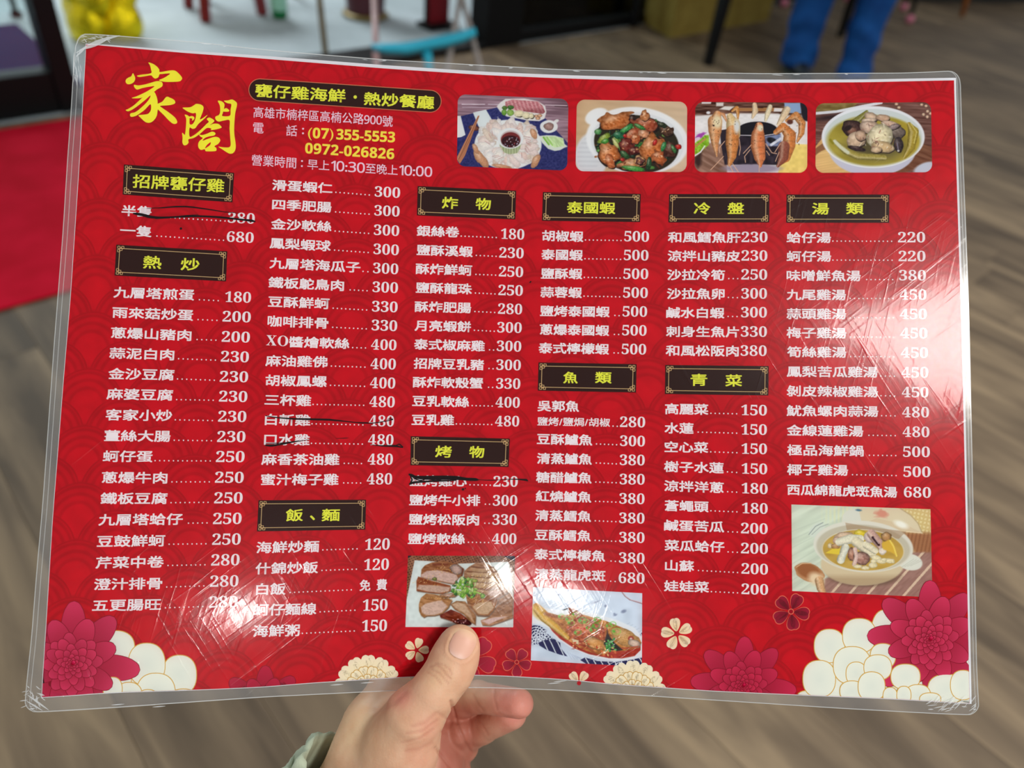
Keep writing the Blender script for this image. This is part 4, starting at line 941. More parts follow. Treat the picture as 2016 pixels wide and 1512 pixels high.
# headings on dark plaques
YG = (246, 248, 76); DK = (50, 22, 16); CRM = (222, 186, 130)
def quadmap(Q, s, t):
    s = np.asarray(s, float); t = np.asarray(t, float); Q = np.array(Q, float)
    return [(Q[0][k] * (1 - s) + Q[1][k] * s) * (1 - t) + (Q[3][k] * (1 - s) + Q[2][k] * s) * t for k in (0, 1)]
def plaque(Q, words):
    pr = Print(); g = np.linspace(0, 1, 21); s, t = np.meshgrid(g, np.linspace(0, 1, 5)); X_, Y_ = quadmap(Q, s, t)
    pr.add(X_.ravel(), Y_.ravel(), grid_faces(5, 21).tolist(), DK, H1)
    W_ = math.hypot(Q[1][0] - Q[0][0], Q[1][1] - Q[0][1]); Hh = math.hypot(Q[3][0] - Q[0][0], Q[3][1] - Q[0][1])
    def bar(x0, y0, x1, y1, wd=1.25):                                   # line in plaque pixels
        n = max(2, int(abs(x1 - x0) / 20) + 2); t_ = np.linspace(0, 1, n); hw = wd / 2
        if abs(y1 - y0) < abs(x1 - x0): xa = x0 + (x1 - x0) * t_; V1 = quadmap(Q, xa / W_, (y0 - hw) / Hh + 0 * xa); V2 = quadmap(Q, xa / W_, (y0 + hw) / Hh + 0 * xa)
        else: ya = y0 + (y1 - y0) * t_; V1 = quadmap(Q, (x0 + hw) / W_ + 0 * ya, ya / Hh); V2 = quadmap(Q, (x0 - hw) / W_ + 0 * ya, ya / Hh)
        pr.add(np.concatenate([V1[0], V2[0]]), np.concatenate([V1[1], V2[1]]), [(i, i + n, i + n + 1, i + 1) for i in range(n - 1)], CRM, 2 * H1)
    i = 7.0
    bar(i, i, W_ - i, i); bar(i, Hh - i, W_ - i, Hh - i); bar(i, i, i, Hh - i); bar(W_ - i, i, W_ - i, Hh - i)
    def sq(cx, cy, r):
        bar(cx - r, cy - r, cx + r, cy - r, 1.1); bar(cx - r, cy + r, cx + r, cy + r, 1.1); bar(cx - r, cy - r, cx - r, cy + r, 1.1); bar(cx + r, cy - r, cx + r, cy + r, 1.1)
    for sx in (0, 1):
        for sy in (0, 1):
            fx = (lambda a: W_ - a) if sx else (lambda a: a); fy = (lambda a: Hh - a) if sy else (lambda a: a)
            sq(fx(5.4), fy(5.0), 2.3); sq(fx(13.0), fy(5.0), 2.3); sq(fx(5.4), fy(11.6), 2.3); sq(fx(9.4), fy(8.4), 2.6)
    for (tx, x0, y0, x1, y1, hh) in words: text(pr, tx, x0, y0, x1, y1, hh, YG, 0.023, 3 * H1)
    pr.build('heading_plaque', menu, INK)
plaque([(244, 323.7), (461, 340.2), (457.6, 398.4), (241.3, 383)], [('招牌甕仔雞', 261.8, 356, 441.3, 366, 26)])
plaque([(229, 481.6), (447.6, 494.7), (445, 554), (225.4, 542.3)], [('熱', 282.5, 515.5, 317.5, 517, 24.5), ('炒', 356.6, 519.5, 392.2, 521, 23.5)])
plaque([(509, 984.9), (720.8, 983.8), (719.2, 1042.6), (506, 1046.2)], [('飯', 563.2, 1014.5, 596, 1013.5, 23.5), ('、', 611, 1011, 620, 1011, 22), ('麵', 634, 1014, 668.4, 1013.5, 23.5)])
plaque([(822.2, 366.3), (1016.1, 375.4), (1014.6, 432), (820.7, 424)], [('炸', 870.7, 398.5, 901.3, 400, 22.5), ('物', 937, 401, 966, 402, 22.5)])
plaque([(808.7, 858.7), (1003.7, 863.5), (1001.3, 919.4), (808, 916)], [('烤', 857.4, 888.5, 888.9, 889.5, 22.5), ('物', 924.4, 889.5, 953, 890, 22.5)])
plaque([(1068.9, 378), (1261.5, 381.7), (1260.2, 437.2), (1067, 434.6)], [('泰國蝦', 1116.7, 408, 1211, 409.5, 22.5)])
plaque([(1060.2, 713.5), (1253.5, 716.9), (1252.2, 772.8), (1058.7, 769)], [('魚', 1109.6, 743, 1137, 743.5, 22), ('類', 1172.2, 743, 1203.7, 743.5, 22)])
plaque([(1317.4, 381.9), (1515, 382.2), (1514.4, 438), (1315.9, 438)], [('冷', 1366.3, 410, 1397.8, 410, 22.5), ('盤', 1433.1, 410, 1464.4, 410, 22.5)])
plaque([(1309.8, 718.5), (1513.5, 720.7), (1512.8, 778.7), (1309, 775.7)], [('青', 1360, 747.6, 1391.9, 747.6, 23), ('菜', 1428.5, 749, 1460.4, 749, 23)])
plaque([(1548.6, 382.9), (1751, 382.9), (1750.4, 438.6), (1548, 438.6)], [('湯', 1599.4, 410.6, 1631.5, 410.6, 22.5), ('類', 1666.4, 410.2, 1699.8, 410.2, 22.5)])
# title pill
pr = Print()
def pill(r, col, h):
    A, B = np.array([511.5, 176.9]), np.array([847., 199.3]); d = (B - A) / np.linalg.norm(B - A); n_ = np.array([-d[1], d[0]]); pts = []
    for k in range(21): a = math.pi / 2 + math.pi * k / 20; pts.append(A + d * math.cos(a) * r + n_ * math.sin(a) * r)
    for k in range(21): a = -math.pi / 2 + math.pi * k / 20; pts.append(B + d * math.cos(a) * r + n_ * math.sin(a) * r)
    top = pts[20::-1] + [], None
    L_ = np.array(pts); m_ = 30
    # strip from left cap to right cap keeps the shape on the curved sheet
    up_ = [pts[k] for k in range(20, 9, -1)]; dn = [pts[k] for k in range(0, 11)]
    rows_t = [pts[k] for k in range(10, 21)] + [A + (B - A) * t - n_ * r for t in np.linspace(0, 1, m_)[1:-1]] + [pts[21 + k] for k in range(0, 11)]
    rows_b = [pts[k] for k in range(10, -1, -1)] + [A + (B - A) * t + n_ * r for t in np.linspace(0, 1, m_)[1:-1]] + [pts[41 - k] for k in range(0, 11)]
    n = len(rows_t); X_ = np.array(rows_t + rows_b); pr.add(X_[:, 0], X_[:, 1], [(i, i + n, i + n + 1, i + 1) for i in range(n - 1)], col, h)
pill(22.2, (222, 140, 100), H1); pill(20.9, DK, 2 * H1)
text(pr, '甕仔雞海鮮', 503.2, 177.5, 680, 189.0, 25, YG, 0.026, 3 * H1); dots(pr, 699.3, 191, 699.3, 191, 1, YG, 3.6, 3 * H1); text(pr, '熱炒餐廳', 717.2, 193.5, 854, 202, 25, YG, 0.026, 3 * H1)
pr.build('title_plaque', menu, INK)
LAV = (248, 222, 240); YEL = (255, 240, 84)
pr = Print(); text(pr, '高雄市楠梓區高楠公路', 499.2, 220.4, 716, 234.2, 21.5, LAV, 0.006); text(pr, sans('900'), 717, 235, 751.5, 237.0, 16.5, LAV, 0.01); text(pr, '號', 753, 238, 773, 239, 21.5, LAV, 0.006); pr.build('address_line', menu, INK)
pr = Print(); text(pr, '電', 498.3, 251, 519, 252, 21.5, LAV, 0.006); text(pr, '話', 563.7, 256.5, 585, 257.5, 21.5, LAV, 0.006); dots(pr, 596.7, 253.5, 596.5, 262.5, 2, LAV, 2.0)
text(pr, '(', 606.5, 260.5, 614.5, 261, 25, YEL, 0.0, mid=(-.13, .8)); text(pr, sans('07', 1), 616, 261.5, 647, 263, 20.5, YEL, 0.012); text(pr, ')', 648.5, 263, 656.5, 263.5, 25, YEL, 0.0, mid=(-.13, .8)); text(pr, sans('355-5553', 1), 662.5, 264, 777.6, 270, 20.5, YEL, 0.012); pr.build('phone_line', menu, INK)
pr = Print(); text(pr, sans('0972-026826', 1), 601, 291.2, 776, 303.2, 20.5, YEL, 0.012); pr.build('phone_line', menu, INK)
pr = Print(); text(pr, '營業時間', 495.5, 314.5, 583, 321, 21.5, LAV, 0.006); dots(pr, 594.6, 317, 594.3, 327, 2, LAV, 2.0); text(pr, '早上', 605.4, 323, 648.5, 326, 20, LAV, 0.006)
text(pr, sans('10:30'), 652, 326, 718, 330.5, 19.5, LAV, 0.012); text(pr, '至晚上', 720, 331, 783, 335, 20, LAV, 0.006); text(pr, sans('10:00'), 786, 334.5, 850.6, 338.5, 19.5, LAV, 0.012); pr.build('opening_hours', menu, INK)
# brush-written name: outlines traced stroke by stroke
GY = (254, 250, 62)
def outl(pr, ox, oy, sc_, polys, col, h):
    for k, pts in enumerate(polys):
        a = np.array(pts, float); n = len(a); out = []
        for i in range(n):                                              # round the traced corners a little
            p0, p1, p2, p3 = a[(i - 1) % n], a[i], a[(i + 1) % n], a[(i + 2) % n]
            for t in (0, .25, .5, .75): out.append(0.5 * ((2 * p1) + (-p0 + p2) * t + (2 * p0 - 5 * p1 + 4 * p2 - p3) * t * t + (-p0 + 3 * p1 - 3 * p2 + p3) * t ** 3))
        o = np.array(out); x = ox + o[:, 0] / sc_; y = oy + o[:, 1] / sc_
        bmx = bmesh.new(); vs_ = [bmx.verts.new((x[i], -y[i], 0)) for i in range(len(x))]; f = bmx.faces.new(vs_); f.normal_update()
        if f.normal.z < 0: f.normal_flip()
        bmesh.ops.triangulate(bmx, faces=[f], ngon_method='BEAUTY'); bmx.verts.index_update()
        fs = [tuple(v_.index for v_ in f_.verts) for f_ in bmx.faces]; bmx.free(); pr.add(x, y, fs, col, h + k * 0.00001)
CH1 = [[(200, 258), (222, 290), (236, 340), (215, 390), (170, 418), (120, 420), (94, 390), (100, 350), (140, 320), (175, 305)],
       [(432, 98), (500, 118), (560, 160), (595, 205), (602, 240), (720, 222), (800, 215), (850, 232), (905, 285), (932, 325), (928, 352), (890, 380), (760, 388), (660, 384), (590, 362), (650, 335), (710, 300), (752, 262), (640, 270), (598, 275), (580, 318), (535, 338), (500, 318), (470, 290), (390, 302), (300, 314), (262, 296), (330, 280), (470, 258), (470, 200), (455, 140)],
       [(222, 430), (280, 440), (380, 425), (470, 400), (560, 376), (625, 385), (645, 420), (630, 460), (560, 500), (515, 535), (400, 590), (340, 620), (270, 632), (183, 628), (260, 600), (370, 550), (450, 505), (522, 452), (440, 460), (340, 480), (270, 502), (240, 488), (220, 460)],
       [(350, 615), (420, 575), (460, 560), (515, 535), (548, 590), (568, 660), (572, 720), (600, 760), (572, 800), (560, 880), (530, 940), (480, 985), (430, 997), (380, 980), (320, 925), (285, 885), (360, 875), (430, 860), (470, 800), (462, 720), (380, 800), (300, 860), (240, 895), (180, 908), (158, 885), (170, 855), (230, 840), (290, 800), (380, 720), (440, 650), (462, 590), (380, 660), (280, 740), (200, 795), (130, 825), (94, 805), (130, 790), (210, 740), (290, 670)],
       [(570, 715), (640, 680), (700, 610), (760, 625), (815, 655), (832, 690), (815, 715), (740, 735), (610, 745), (640, 775), (740, 845), (830, 920), (862, 985), (835, 1012), (790, 1005), (730, 955), (660, 880), (572, 795), (540, 760)]]
CH2 = [[(945, 770), (1050, 765), (1110, 735), (1145, 714), (1215, 725), (1252, 760), (1245, 820), (1215, 900), (1200, 945), (1245, 925), (1312, 878), (1270, 930), (1180, 1010), (1130, 1075), (1085, 1085), (1045, 1070), (1045, 1200), (1110, 1180), (1200, 1110), (1290, 1020), (1330, 980), (1300, 940), (1340, 918), (1395, 945), (1412, 975), (1350, 1030), (1400, 1010), (1470, 1012), (1512, 1045), (1518, 1070), (1450, 1092), (1360, 1105), (1370, 1085), (1300, 1075), (1200, 1160), (1110, 1220), (1030, 1242), (1030, 1290), (1000, 1325), (960, 1330), (938, 1290), (940, 1220), (935, 1145), (965, 1170), (978, 1165), (990, 1060), (995, 940), (973, 875), (1040, 905), (1045, 1010), (1085, 1018), (1120, 970), (1140, 900), (1135, 850), (1090, 855), (1020, 830), (965, 795)],
       [(1040, 905), (1085, 895), (1115, 915), (1110, 945), (1080, 965), (1085, 935), (1045, 925)],
       [(1465, 670), (1520, 675), (1560, 710), (1562, 760), (1540, 850), (1535, 895), (1645, 890), (1655, 800), (1665, 720), (1610, 705), (1555, 670), (1620, 662), (1675, 648), (1725, 675), (1752, 720), (1725, 850), (1712, 1000), (1710, 1150), (1732, 1320), (1725, 1400), (1690, 1448), (1640, 1455), (1590, 1430), (1530, 1390), (1475, 1352), (1560, 1362), (1650, 1348), (1650, 1220), (1640, 1080), (1640, 960), (1560, 962), (1480, 978), (1435, 950), (1430, 905), (1480, 880), (1500, 830), (1495, 740)],
       [(1545, 800), (1590, 778), (1632, 805), (1628, 828), (1580, 832), (1542, 825)],
       [(1188, 1170), (1230, 1178), (1300, 1160), (1375, 1128), (1420, 1140), (1430, 1165), (1400, 1188), (1330, 1200), (1270, 1225), (1240, 1262), (1320, 1235), (1420, 1205), (1480, 1218), (1502, 1260), (1470, 1310), (1415, 1345), (1440, 1368), (1445, 1405), (1410, 1420), (1290, 1420), (1278, 1400), (1262, 1390), (1215, 1400), (1180, 1370), (1172, 1320), (1190, 1270), (1240, 1225), (1205, 1200)]]
pr = Print(); outl(pr, 235, 110, 7.56, CH1, GY, H1); pr.build('brush_character', menu, INK)
pr = Print(); outl(pr, 235, 110, 7.56, CH2, GY, H1)
outl(pr, 235, 110, 7.56, [[(1275, 1375), (1300, 1330), (1345, 1292), (1362, 1290), (1350, 1325), (1320, 1350)]], (214, 2, 34), 2.2 * H1 + 0.00005)
pr.build('brush_character', menu, INK)
# ---- printed flowers: petals as gradient strips clipped to the sheet
def inside_clip(x, y):
    """push points back onto the printed area"""
    for _ in range(2):
        y = np.clip(y, spl(T_P, x) + .5, spl(B_P, x) - .3); x = np.clip(x, spl(L_P, y) + .3, spl(R_P, y) - .3)
    return x, y
def petal(pr, cx, cy, ang, L_, W_, c0_, c1_, h, r0=0.0, tip=0.55, notch=0.0, outline=None):
    """petal growing from (cx,cy) at ang degrees (counter-clockwise, y up)"""
    if notch:                                                          # heart-shaped petal: two rounded lobes side by side
        dl = math.degrees(W_ * .22 / L_)
        if outline is not None:
            for sg in (-1, 1): petal(pr, cx, cy, ang + sg * dl, L_ + 1.5, W_ * .74 + 2.4, outline, outline, h - .000004, r0, tip)
        for sg in (-1, 1): petal(pr, cx, cy, ang + sg * dl, L_, W_ * .74, c0_, c1_, h + .000001, r0, tip)
        return
    a = math.radians(ang); dx, dy = math.cos(a), -math.sin(a); nx, ny = -dy, dx
    t = np.concatenate([[0], np.linspace(0.06, 0.94, 13), [0.975, 1.0]]); k = tip
    wd = np.where(t < k, np.sin(np.pi / 2 * np.clip(t / k, 0, 1)) ** 0.8, np.sqrt(np.clip(1 - ((t - k) / (1 - k)) ** 2, 0, 1))) * W_ / 2
    s = r0 + (L_ - r0) * t; sm = s.copy()
    n = len(t)
    if outline is not None:
        s2 = r0 - 1 + (L_ + 1.9 - r0) * t; w2 = wd + 0.95; w2[-1] = 0
        x = np.concatenate([cx + dx * s2 + nx * w2, cx + dx * s2 - nx * w2]); y = np.concatenate([cy + dy * s2 + ny * w2, cy + dy * s2 - ny * w2]); x, y = inside_clip(x, y)
        pr.add(x, y, [(i, i + 1, i + n + 1, i + n) for i in range(n - 1)], outline, h - 0.000006)
    col = np.array(c0_)[None, :] * (1 - t[:, None]) + np.array(c1_)[None, :] * t[:, None]
    x = np.concatenate([cx + dx * s + nx * wd, cx + dx * sm, cx + dx * s - nx * wd]); y = np.concatenate([cy + dy * s + ny * wd, cy + dy * sm, cy + dy * s - ny * wd]); x, y = inside_clip(x, y)
    pr.add(x, y, [(i, i + 1, i + n + 1, i + n) for i in range(n - 1)] + [(i + n, i + n + 1, i + 2 * n + 1, i + 2 * n) for i in range(n - 1)], np.concatenate([col, col, col]), h)
def dahlia(cx, cy, R, rot, c0_=(150, 8, 38), c1_=(220, 56, 100), nm='printed_dahlia'):
    pr = Print(); h = 2 * H1; k = 0
    for li, (f, wf, off) in enumerate(((1.0, .38, 0), (.70, .31, 22.5), (.47, .205, 4), (.41, .19, 26), (.31, .15, 10), (.235, .12, 33), (.16, .085, 5), (.10, .06, 30), (.06, .05, 10))):
        for i in range(8):
            kk = 0.10 * ((i * 37 + li * 13) % 7 / 7 - .5); L2 = R * f * (1 + kk)
            cc = 1 - 0.02 * ((i * 5 + li) % 3)
            petal(pr, cx, cy, rot + off + 45 * i + 5 * math.sin(i * 2 + li), L2, R * wf * (1 + kk), np.array(c0_) * cc, np.array(c1_) * cc, h, tip=0.6, outline=tuple(np.array(c0_) * .93)); h += 0.000009
    pr.build(nm, menu, INK)
dahlia(142, 1308, 131, 88); dahlia(1831, 1259.5, 123, 90); dahlia(1463, 1351, 103, 88, (150, 4, 36), (214, 40, 84)); dahlia(520, 1398, 92, 88, (150, 4, 36), (200, 22, 66))
GLD = (222, 176, 78); IV = (242, 244, 232)
def peony(petals, base, nm='printed_peony'):
    pr = Print(); h = 1.2 * H1
    a = np.linspace(0, 2 * np.pi, 61)[:-1]; x, y = inside_clip(np.concatenate([[base[0]], base[0] + base[2] * np.cos(a)]), np.concatenate([[base[1]], base[1] + base[3] * np.sin(a)])); pr.add(x, y, [(0, i + 1, (i + 1) % 60 + 1)[::-1] for i in range(60)], IV, h); h += .00001
    for (cx, cy, rx, ry) in petals:
        a = np.linspace(0, 2 * np.pi, 41)[:-1]
        for (e, c_, hh) in ((1.6, GLD, h), (0, IV, h + 0.000007)):
            t = a; xx = cx + (rx + e) * np.sign(np.cos(t)) * np.abs(np.cos(t)) ** .86; yy = cy + (ry + e) * np.sign(np.sin(t)) * np.abs(np.sin(t)) ** .86
            x = np.concatenate([[cx], xx]); y = np.concatenate([[cy], yy]); x, y = inside_clip(x, y)
            cc = np.tile(np.array(c_, float), (41, 1)); 
            if e == 0: cc[0] = (232, 236, 226)
            pr.add(x, y, [(0, i + 1, (i + 1) % 40 + 1)[::-1] for i in range(40)], cc, hh)
        h += 0.000014
    pr.build(nm, menu, INK)
def sc2(L_, ox, oy, s): return [(ox + a / s, oy + b / s, c_ / s, d_ / s) for a, b, c_, d_ in L_]
peony(sc2([(880, 560, 145, 125), (1370, 770, 128, 148), (1120, 690, 138, 160), (930, 800, 70, 90), (1400, 940, 90, 60), (1190, 910, 145, 150), (985, 930, 98, 100), (860, 880, 70, 90), (1130, 970, 80, 85)], 0, 1130, 3.877), (248, 1365, 98, 92))
peony(sc2([(1345, 290, 70, 115), (960, 610, 50, 40), (1070, 350, 73, 80), (1215, 300, 80, 82), (1020, 510, 78, 88), (1330, 400, 60, 60), (1180, 445, 90, 90), (1200, 485, 48, 55), (1305, 455, 66, 60), (1180, 570, 58, 48), (1640, 560, 90, 70), (1720, 540, 60, 70), (1440, 500, 70, 60), (1275, 548, 64, 70), (1500, 590, 60, 50), (1365, 595, 33, 42), (1432, 590, 33, 42), (1560, 610, 50, 30)], 1200, 1130, 2.471), (1768, 1352, 168, 118))
def sakura(cx, cy, R, rot, c0_, c1_, outline=None, centre=(190, 0, 26), ring=False):
    pr = Print(); h = 1.5 * H1
    for i in range(5): petal(pr, cx, cy, rot + 72 * i, R, R * .62, c0_, c1_, h + i * 0.000008, r0=R * .16, tip=.68, notch=.10, outline=outline)
    dots(pr, cx, cy, cx, cy, 1, outline if ring else centre, R * .17, h + .00006)
    if ring: dots(pr, cx, cy, cx, cy, 1, centre, R * .12, h + .00007)
    pr.build('printed_blossom', menu, INK)
CR0, CR1 = (250, 222, 176), (252, 238, 206); OR = (236, 116, 92)
sakura(820, 1280, 24.5, 74, CR0, CR1); sakura(1332.7, 1248, 31.5, 100, CR0, CR1); sakura(1140, 1345, 26, 128, CR0, CR1)
sakura(1557.3, 1204, 36, 63, (140, 6, 36), (166, 22, 56), OR, (170, 0, 30), True); sakura(1017.4, 1303.6, 28, 55, (150, 6, 40), (180, 24, 62), OR, (170, 0, 30), True); sakura(930, 1296, 47, 50, (160, 10, 44), (190, 28, 66), OR, (170, 0, 30), True)
def chrys(cx, cy, R):
    pr = Print(); h = 1.3 * H1
    for f, n_, off in ((1.0, 13, 0), (.66, 13, 13.8), (.42, 11, 4), (.26, 9, 0)):
        for i in range(n_): petal(pr, cx, cy, 90 + off + 360 / n_ * i, R * f, R * f * .40, (250, 228, 180), (250, 240, 212), h, tip=.78, notch=.16, outline=(214, 172, 96) if f < 1 else None); h += .000008
    pr.build('printed_chrysanthemum', menu, INK)
chrys(725, 1356, 67); chrys(1246, 1366, 66)
# ---- black pen marks crossing dishes out, and stray specks
def pen(ox, oy, s, strokes, blots=()):
    pr = Print()
    for st in strokes:
        a = np.array(st, float); t = np.arange(len(a)); tt = np.linspace(0, len(a) - 1, len(a) * 6)
        x = np.interp(tt, t, a[:, 0]); y = np.interp(tt, t, a[:, 1]); w_ = np.interp(tt, t, a[:, 2]) / s
        kern = np.array([1, 2, 3, 2, 1]) / 9; 
        for arr in (x, y): arr[2:-2] = np.convolve(arr, kern, 'valid')
        V, F_ = ribbon('', ox + x / s, oy + y / s, np.maximum(w_, .5), 0.00032, None, False)
        pr.V.append(V); pr.C.append(np.broadcast_to(lin((24, 8, 10)), (len(V), 3))); pr.F.extend([tuple(i + pr.n for i in f) for f in F_]); pr.n += len(V)
    for bx_, by_, br in blots: dots(pr, ox + bx_ / s, oy + by_ / s, ox + bx_ / s, oy + by_ / s, 1, (24, 8, 10), br / s, 0.00033)
    pr.build('pen_mark', menu, INK, 'black pen strokes')
pen(200, 300, 4.725, [[(420, 520, 3), (560, 515, 9), (700, 503, 13), (820, 505, 13), (1000, 530, 10), (1150, 555, 7), (1280, 565, 3)], [(292, 568, 12), (330, 572, 24), (380, 580, 26), (450, 600, 26), (540, 608, 20), (700, 600, 16), (900, 592, 16), (1100, 602, 18), (1300, 625, 16), (1400, 635, 22), (1432, 645, 10)], [(500, 616, 6), (640, 606, 8), (780, 586, 6), (900, 580, 5)]], [(738, 708, 12)])
pen(500, 640, 4.725, [[(105, 843, 6), (200, 860, 10), (350, 872, 14), (520, 876, 18), (700, 880, 18), (850, 895, 10), (1000, 912, 9), (1120, 912, 9), (1220, 895, 8), (1300, 878, 8), (1265, 868, 8), (1240, 880, 5)], [(700, 872, 4), (900, 905, 5), (1060, 905, 4)],
    [(105, 1118, 14), (160, 1122, 22), (250, 1110, 14), (400, 1082, 8), (520, 1065, 4)], [(110, 1100, 6), (260, 1098, 8), (420, 1075, 5)], [(760, 1055, 3), (850, 1052, 7), (880, 1050, 3)], [(1080, 1112, 3), (1200, 1125, 13), (1320, 1124, 20), (1385, 1140, 8)], [(1320, 1118, 6), (1352, 1106, 12), (1388, 1136, 10)]])
pen(780, 850, 5.4, [[(132, 452, 16), (165, 462, 30), (200, 485, 34), (350, 490, 44), (500, 488, 46), (640, 490, 42), (750, 505, 32), (850, 508, 34), (880, 512, 8)], [(850, 510, 5), (1000, 516, 10), (1100, 512, 6), (1200, 505, 8), (1300, 506, 12), (1385, 512, 24), (1402, 525, 8)],
    [(135, 560, 14), (180, 540, 26), (260, 532, 22), (400, 525, 18), (560, 520, 16), (640, 515, 12)], [(150, 470, 12), (170, 510, 16), (150, 550, 14)], [(190, 500, 10), (260, 520, 10), (330, 500, 8), (420, 520, 10), (520, 500, 10)]], [(710, 612, 14), (735, 602, 8), (1427, 1108 - 2700 + 2700 - 850 + 850 - 1790, 0.1)])
pen(780, 350, 5.4, [[(1418, 1118, 8), (1430, 1105, 16), (1436, 1098, 6)], [(60, 565, 3), (90, 558, 5)]])
# ---- dish photographs, painted point by point on a fine grid
class Photo:
    def __init__(s, name, ox, oy, sc_, TL, TR, BR, BL, rad, bg, step=1.0):
        s.name, s.sc = name, sc_; Q = [(ox + a / sc_, oy + b / sc_) for a, b in (TL, TR, BR, BL)]
        W_ = math.hypot(Q[1][0] - Q[0][0], Q[1][1] - Q[0][1]); Hh = math.hypot(Q[3][0] - Q[0][0], Q[3][1] - Q[0][1])
        s.nx = int(W_ / step) + 1; s.ny = int(Hh / step) + 1; a, b = np.meshgrid(np.linspace(0, W_, s.nx), np.linspace(0, Hh, s.ny))
        if rad:
            for sx in (0, 1):
                for sy in (0, 1):
                    ox_ = rad if not sx else W_ - rad; oy_ = rad if not sy else Hh - rad; gx = a - ox_; gy = b - oy_
                    m_ = ((gx < 0) if not sx else (gx > 0)) & ((gy < 0) if not sy else (gy > 0)); d = np.hypot(gx, gy); k = np.where(m_ & (d > rad), rad / np.maximum(d, 1e-6), 1)
                    a = np.where(m_, ox_ + gx * k, a); b = np.where(m_, oy_ + gy * k, b)
        s.px, s.py = quadmap(Q, a / W_, b / Hh); s.X = (s.px - ox) * sc_; s.Y = (s.py - oy) * sc_
        s.C = np.tile(np.array(bg, float), (s.ny, s.nx, 1)); s.rng = np.random.RandomState(len(name) + int(ox))
        s.G = s.rng.rand(6, 64, 64)
    def ns(s, sx, sy=None, ang=0, k=0):
        sy = sy or sx; a = math.radians(ang); X = (s.X * math.cos(a) + s.Y * math.sin(a)) / sx; Y = (-s.X * math.sin(a) + s.Y * math.cos(a)) / sy
        i, j = np.floor(X).astype(int), np.floor(Y).astype(int); f, g = X - i, Y - j; f = f * f * (3 - 2 * f); g = g * g * (3 - 2 * g); G = s.G[k]
        return (G[i % 64, j % 64] * (1 - f) + G[(i + 1) % 64, j % 64] * f) * (1 - g) + (G[i % 64, (j + 1) % 64] * (1 - f) + G[(i + 1) % 64, (j + 1) % 64] * f) * g
    def mix(s, m, col):
        col = np.asarray(col, float); m = np.clip(m, 0, 1)[..., None]; s.C = s.C * (1 - m) + col * m
    def tex(s, m, amp, sx=14, sy=None, ang=0, k=1):
        s.C = s.C + (np.clip(m, 0, 1) * (s.ns(sx, sy, ang, k) - .5) * 2 * amp)[..., None]
    def e(s, cx, cy, rx, ry, col=None, rot=0, soft=8., wob=0.0):
        a = math.radians(rot); x = s.X - cx; y = s.Y - cy; u = (x * math.cos(a) + y * math.sin(a)) / rx; v = (-x * math.sin(a) + y * math.cos(a)) / ry
        r = np.sqrt(u * u + v * v) + 1e-6
        if wob: r = r * (1 + wob * (s.ns(rx * .5, ry * .5, 0, 2) - .5) * 2)
        m = np.clip(.5 - (r - 1) * min(rx, ry) / soft, 0, 1)
        if col is not None: s.mix(m, col)
        return m, u, v, r
    def lump(s, cx, cy, rx, ry, col, rot=0, soft=8., wob=.12, edge=.5, hi=.35, tex=14, ts=16):
        m, u, v, r = s.e(cx, cy, rx, ry, None, rot, soft, wob); col = np.array(col, float)
        sh = 1 - edge * np.clip(r, 0, 1) ** 3
        a = math.radians(rot); uu = u * math.cos(a) - v * math.sin(a); vv = u * math.sin(a) + v * math.cos(a)
        hl = np.exp(-(((uu + .25) ** 2 + (vv + .35) ** 2) / .18)) * hi
        c = col[None, None] * sh[..., None]; c = c * (1 - hl[..., None]) + np.array([255, 246, 228.]) * hl[..., None]
        s.mix(m, c); s.tex(m, tex, ts, ts * .7, 30, 3); return m
    def poly(s, pts, col=None, soft=8.):
        P_ = np.array(pts, float); ins = np.zeros(s.X.shape, bool); d = np.full(s.X.shape, 1e9)
        for (ax, ay), (bx_, by_) in zip(P_, np.roll(P_, -1, 0)):
            c = ((ay > s.Y) != (by_ > s.Y)) & (s.X < (bx_ - ax) * (s.Y - ay) / ((by_ - ay) or 1e-9) + ax); ins ^= c
            vx, vy = bx_ - ax, by_ - ay; t = np.clip(((s.X - ax) * vx + (s.Y - ay) * vy) / (vx * vx + vy * vy + 1e-9), 0, 1); d = np.minimum(d, np.hypot(s.X - ax - t * vx, s.Y - ay - t * vy))
        m = np.clip(.5 + np.where(ins, d, -d) / soft, 0, 1)
        if col is not None: s.mix(m, col)
        return m
    def line(s, pts, wd, col, soft=6., al=1.0):
        P_ = np.array(pts, float); wd = np.broadcast_to(wd, len(P_)); m = np.zeros(s.X.shape)
        for k in range(len(P_) - 1):
            (ax, ay), (bx_, by_) = P_[k], P_[k + 1]; vx, vy = bx_ - ax, by_ - ay; t = np.clip(((s.X - ax) * vx + (s.Y - ay) * vy) / (vx * vx + vy * vy + 1e-9), 0, 1)
            d = np.hypot(s.X - ax - t * vx, s.Y - ay - t * vy) - (wd[k] + (wd[k + 1] - wd[k]) * t) / 2; m = np.maximum(m, np.clip(.5 - d / soft, 0, 1))
        if col is not None: s.mix(m * al, col)
        return m
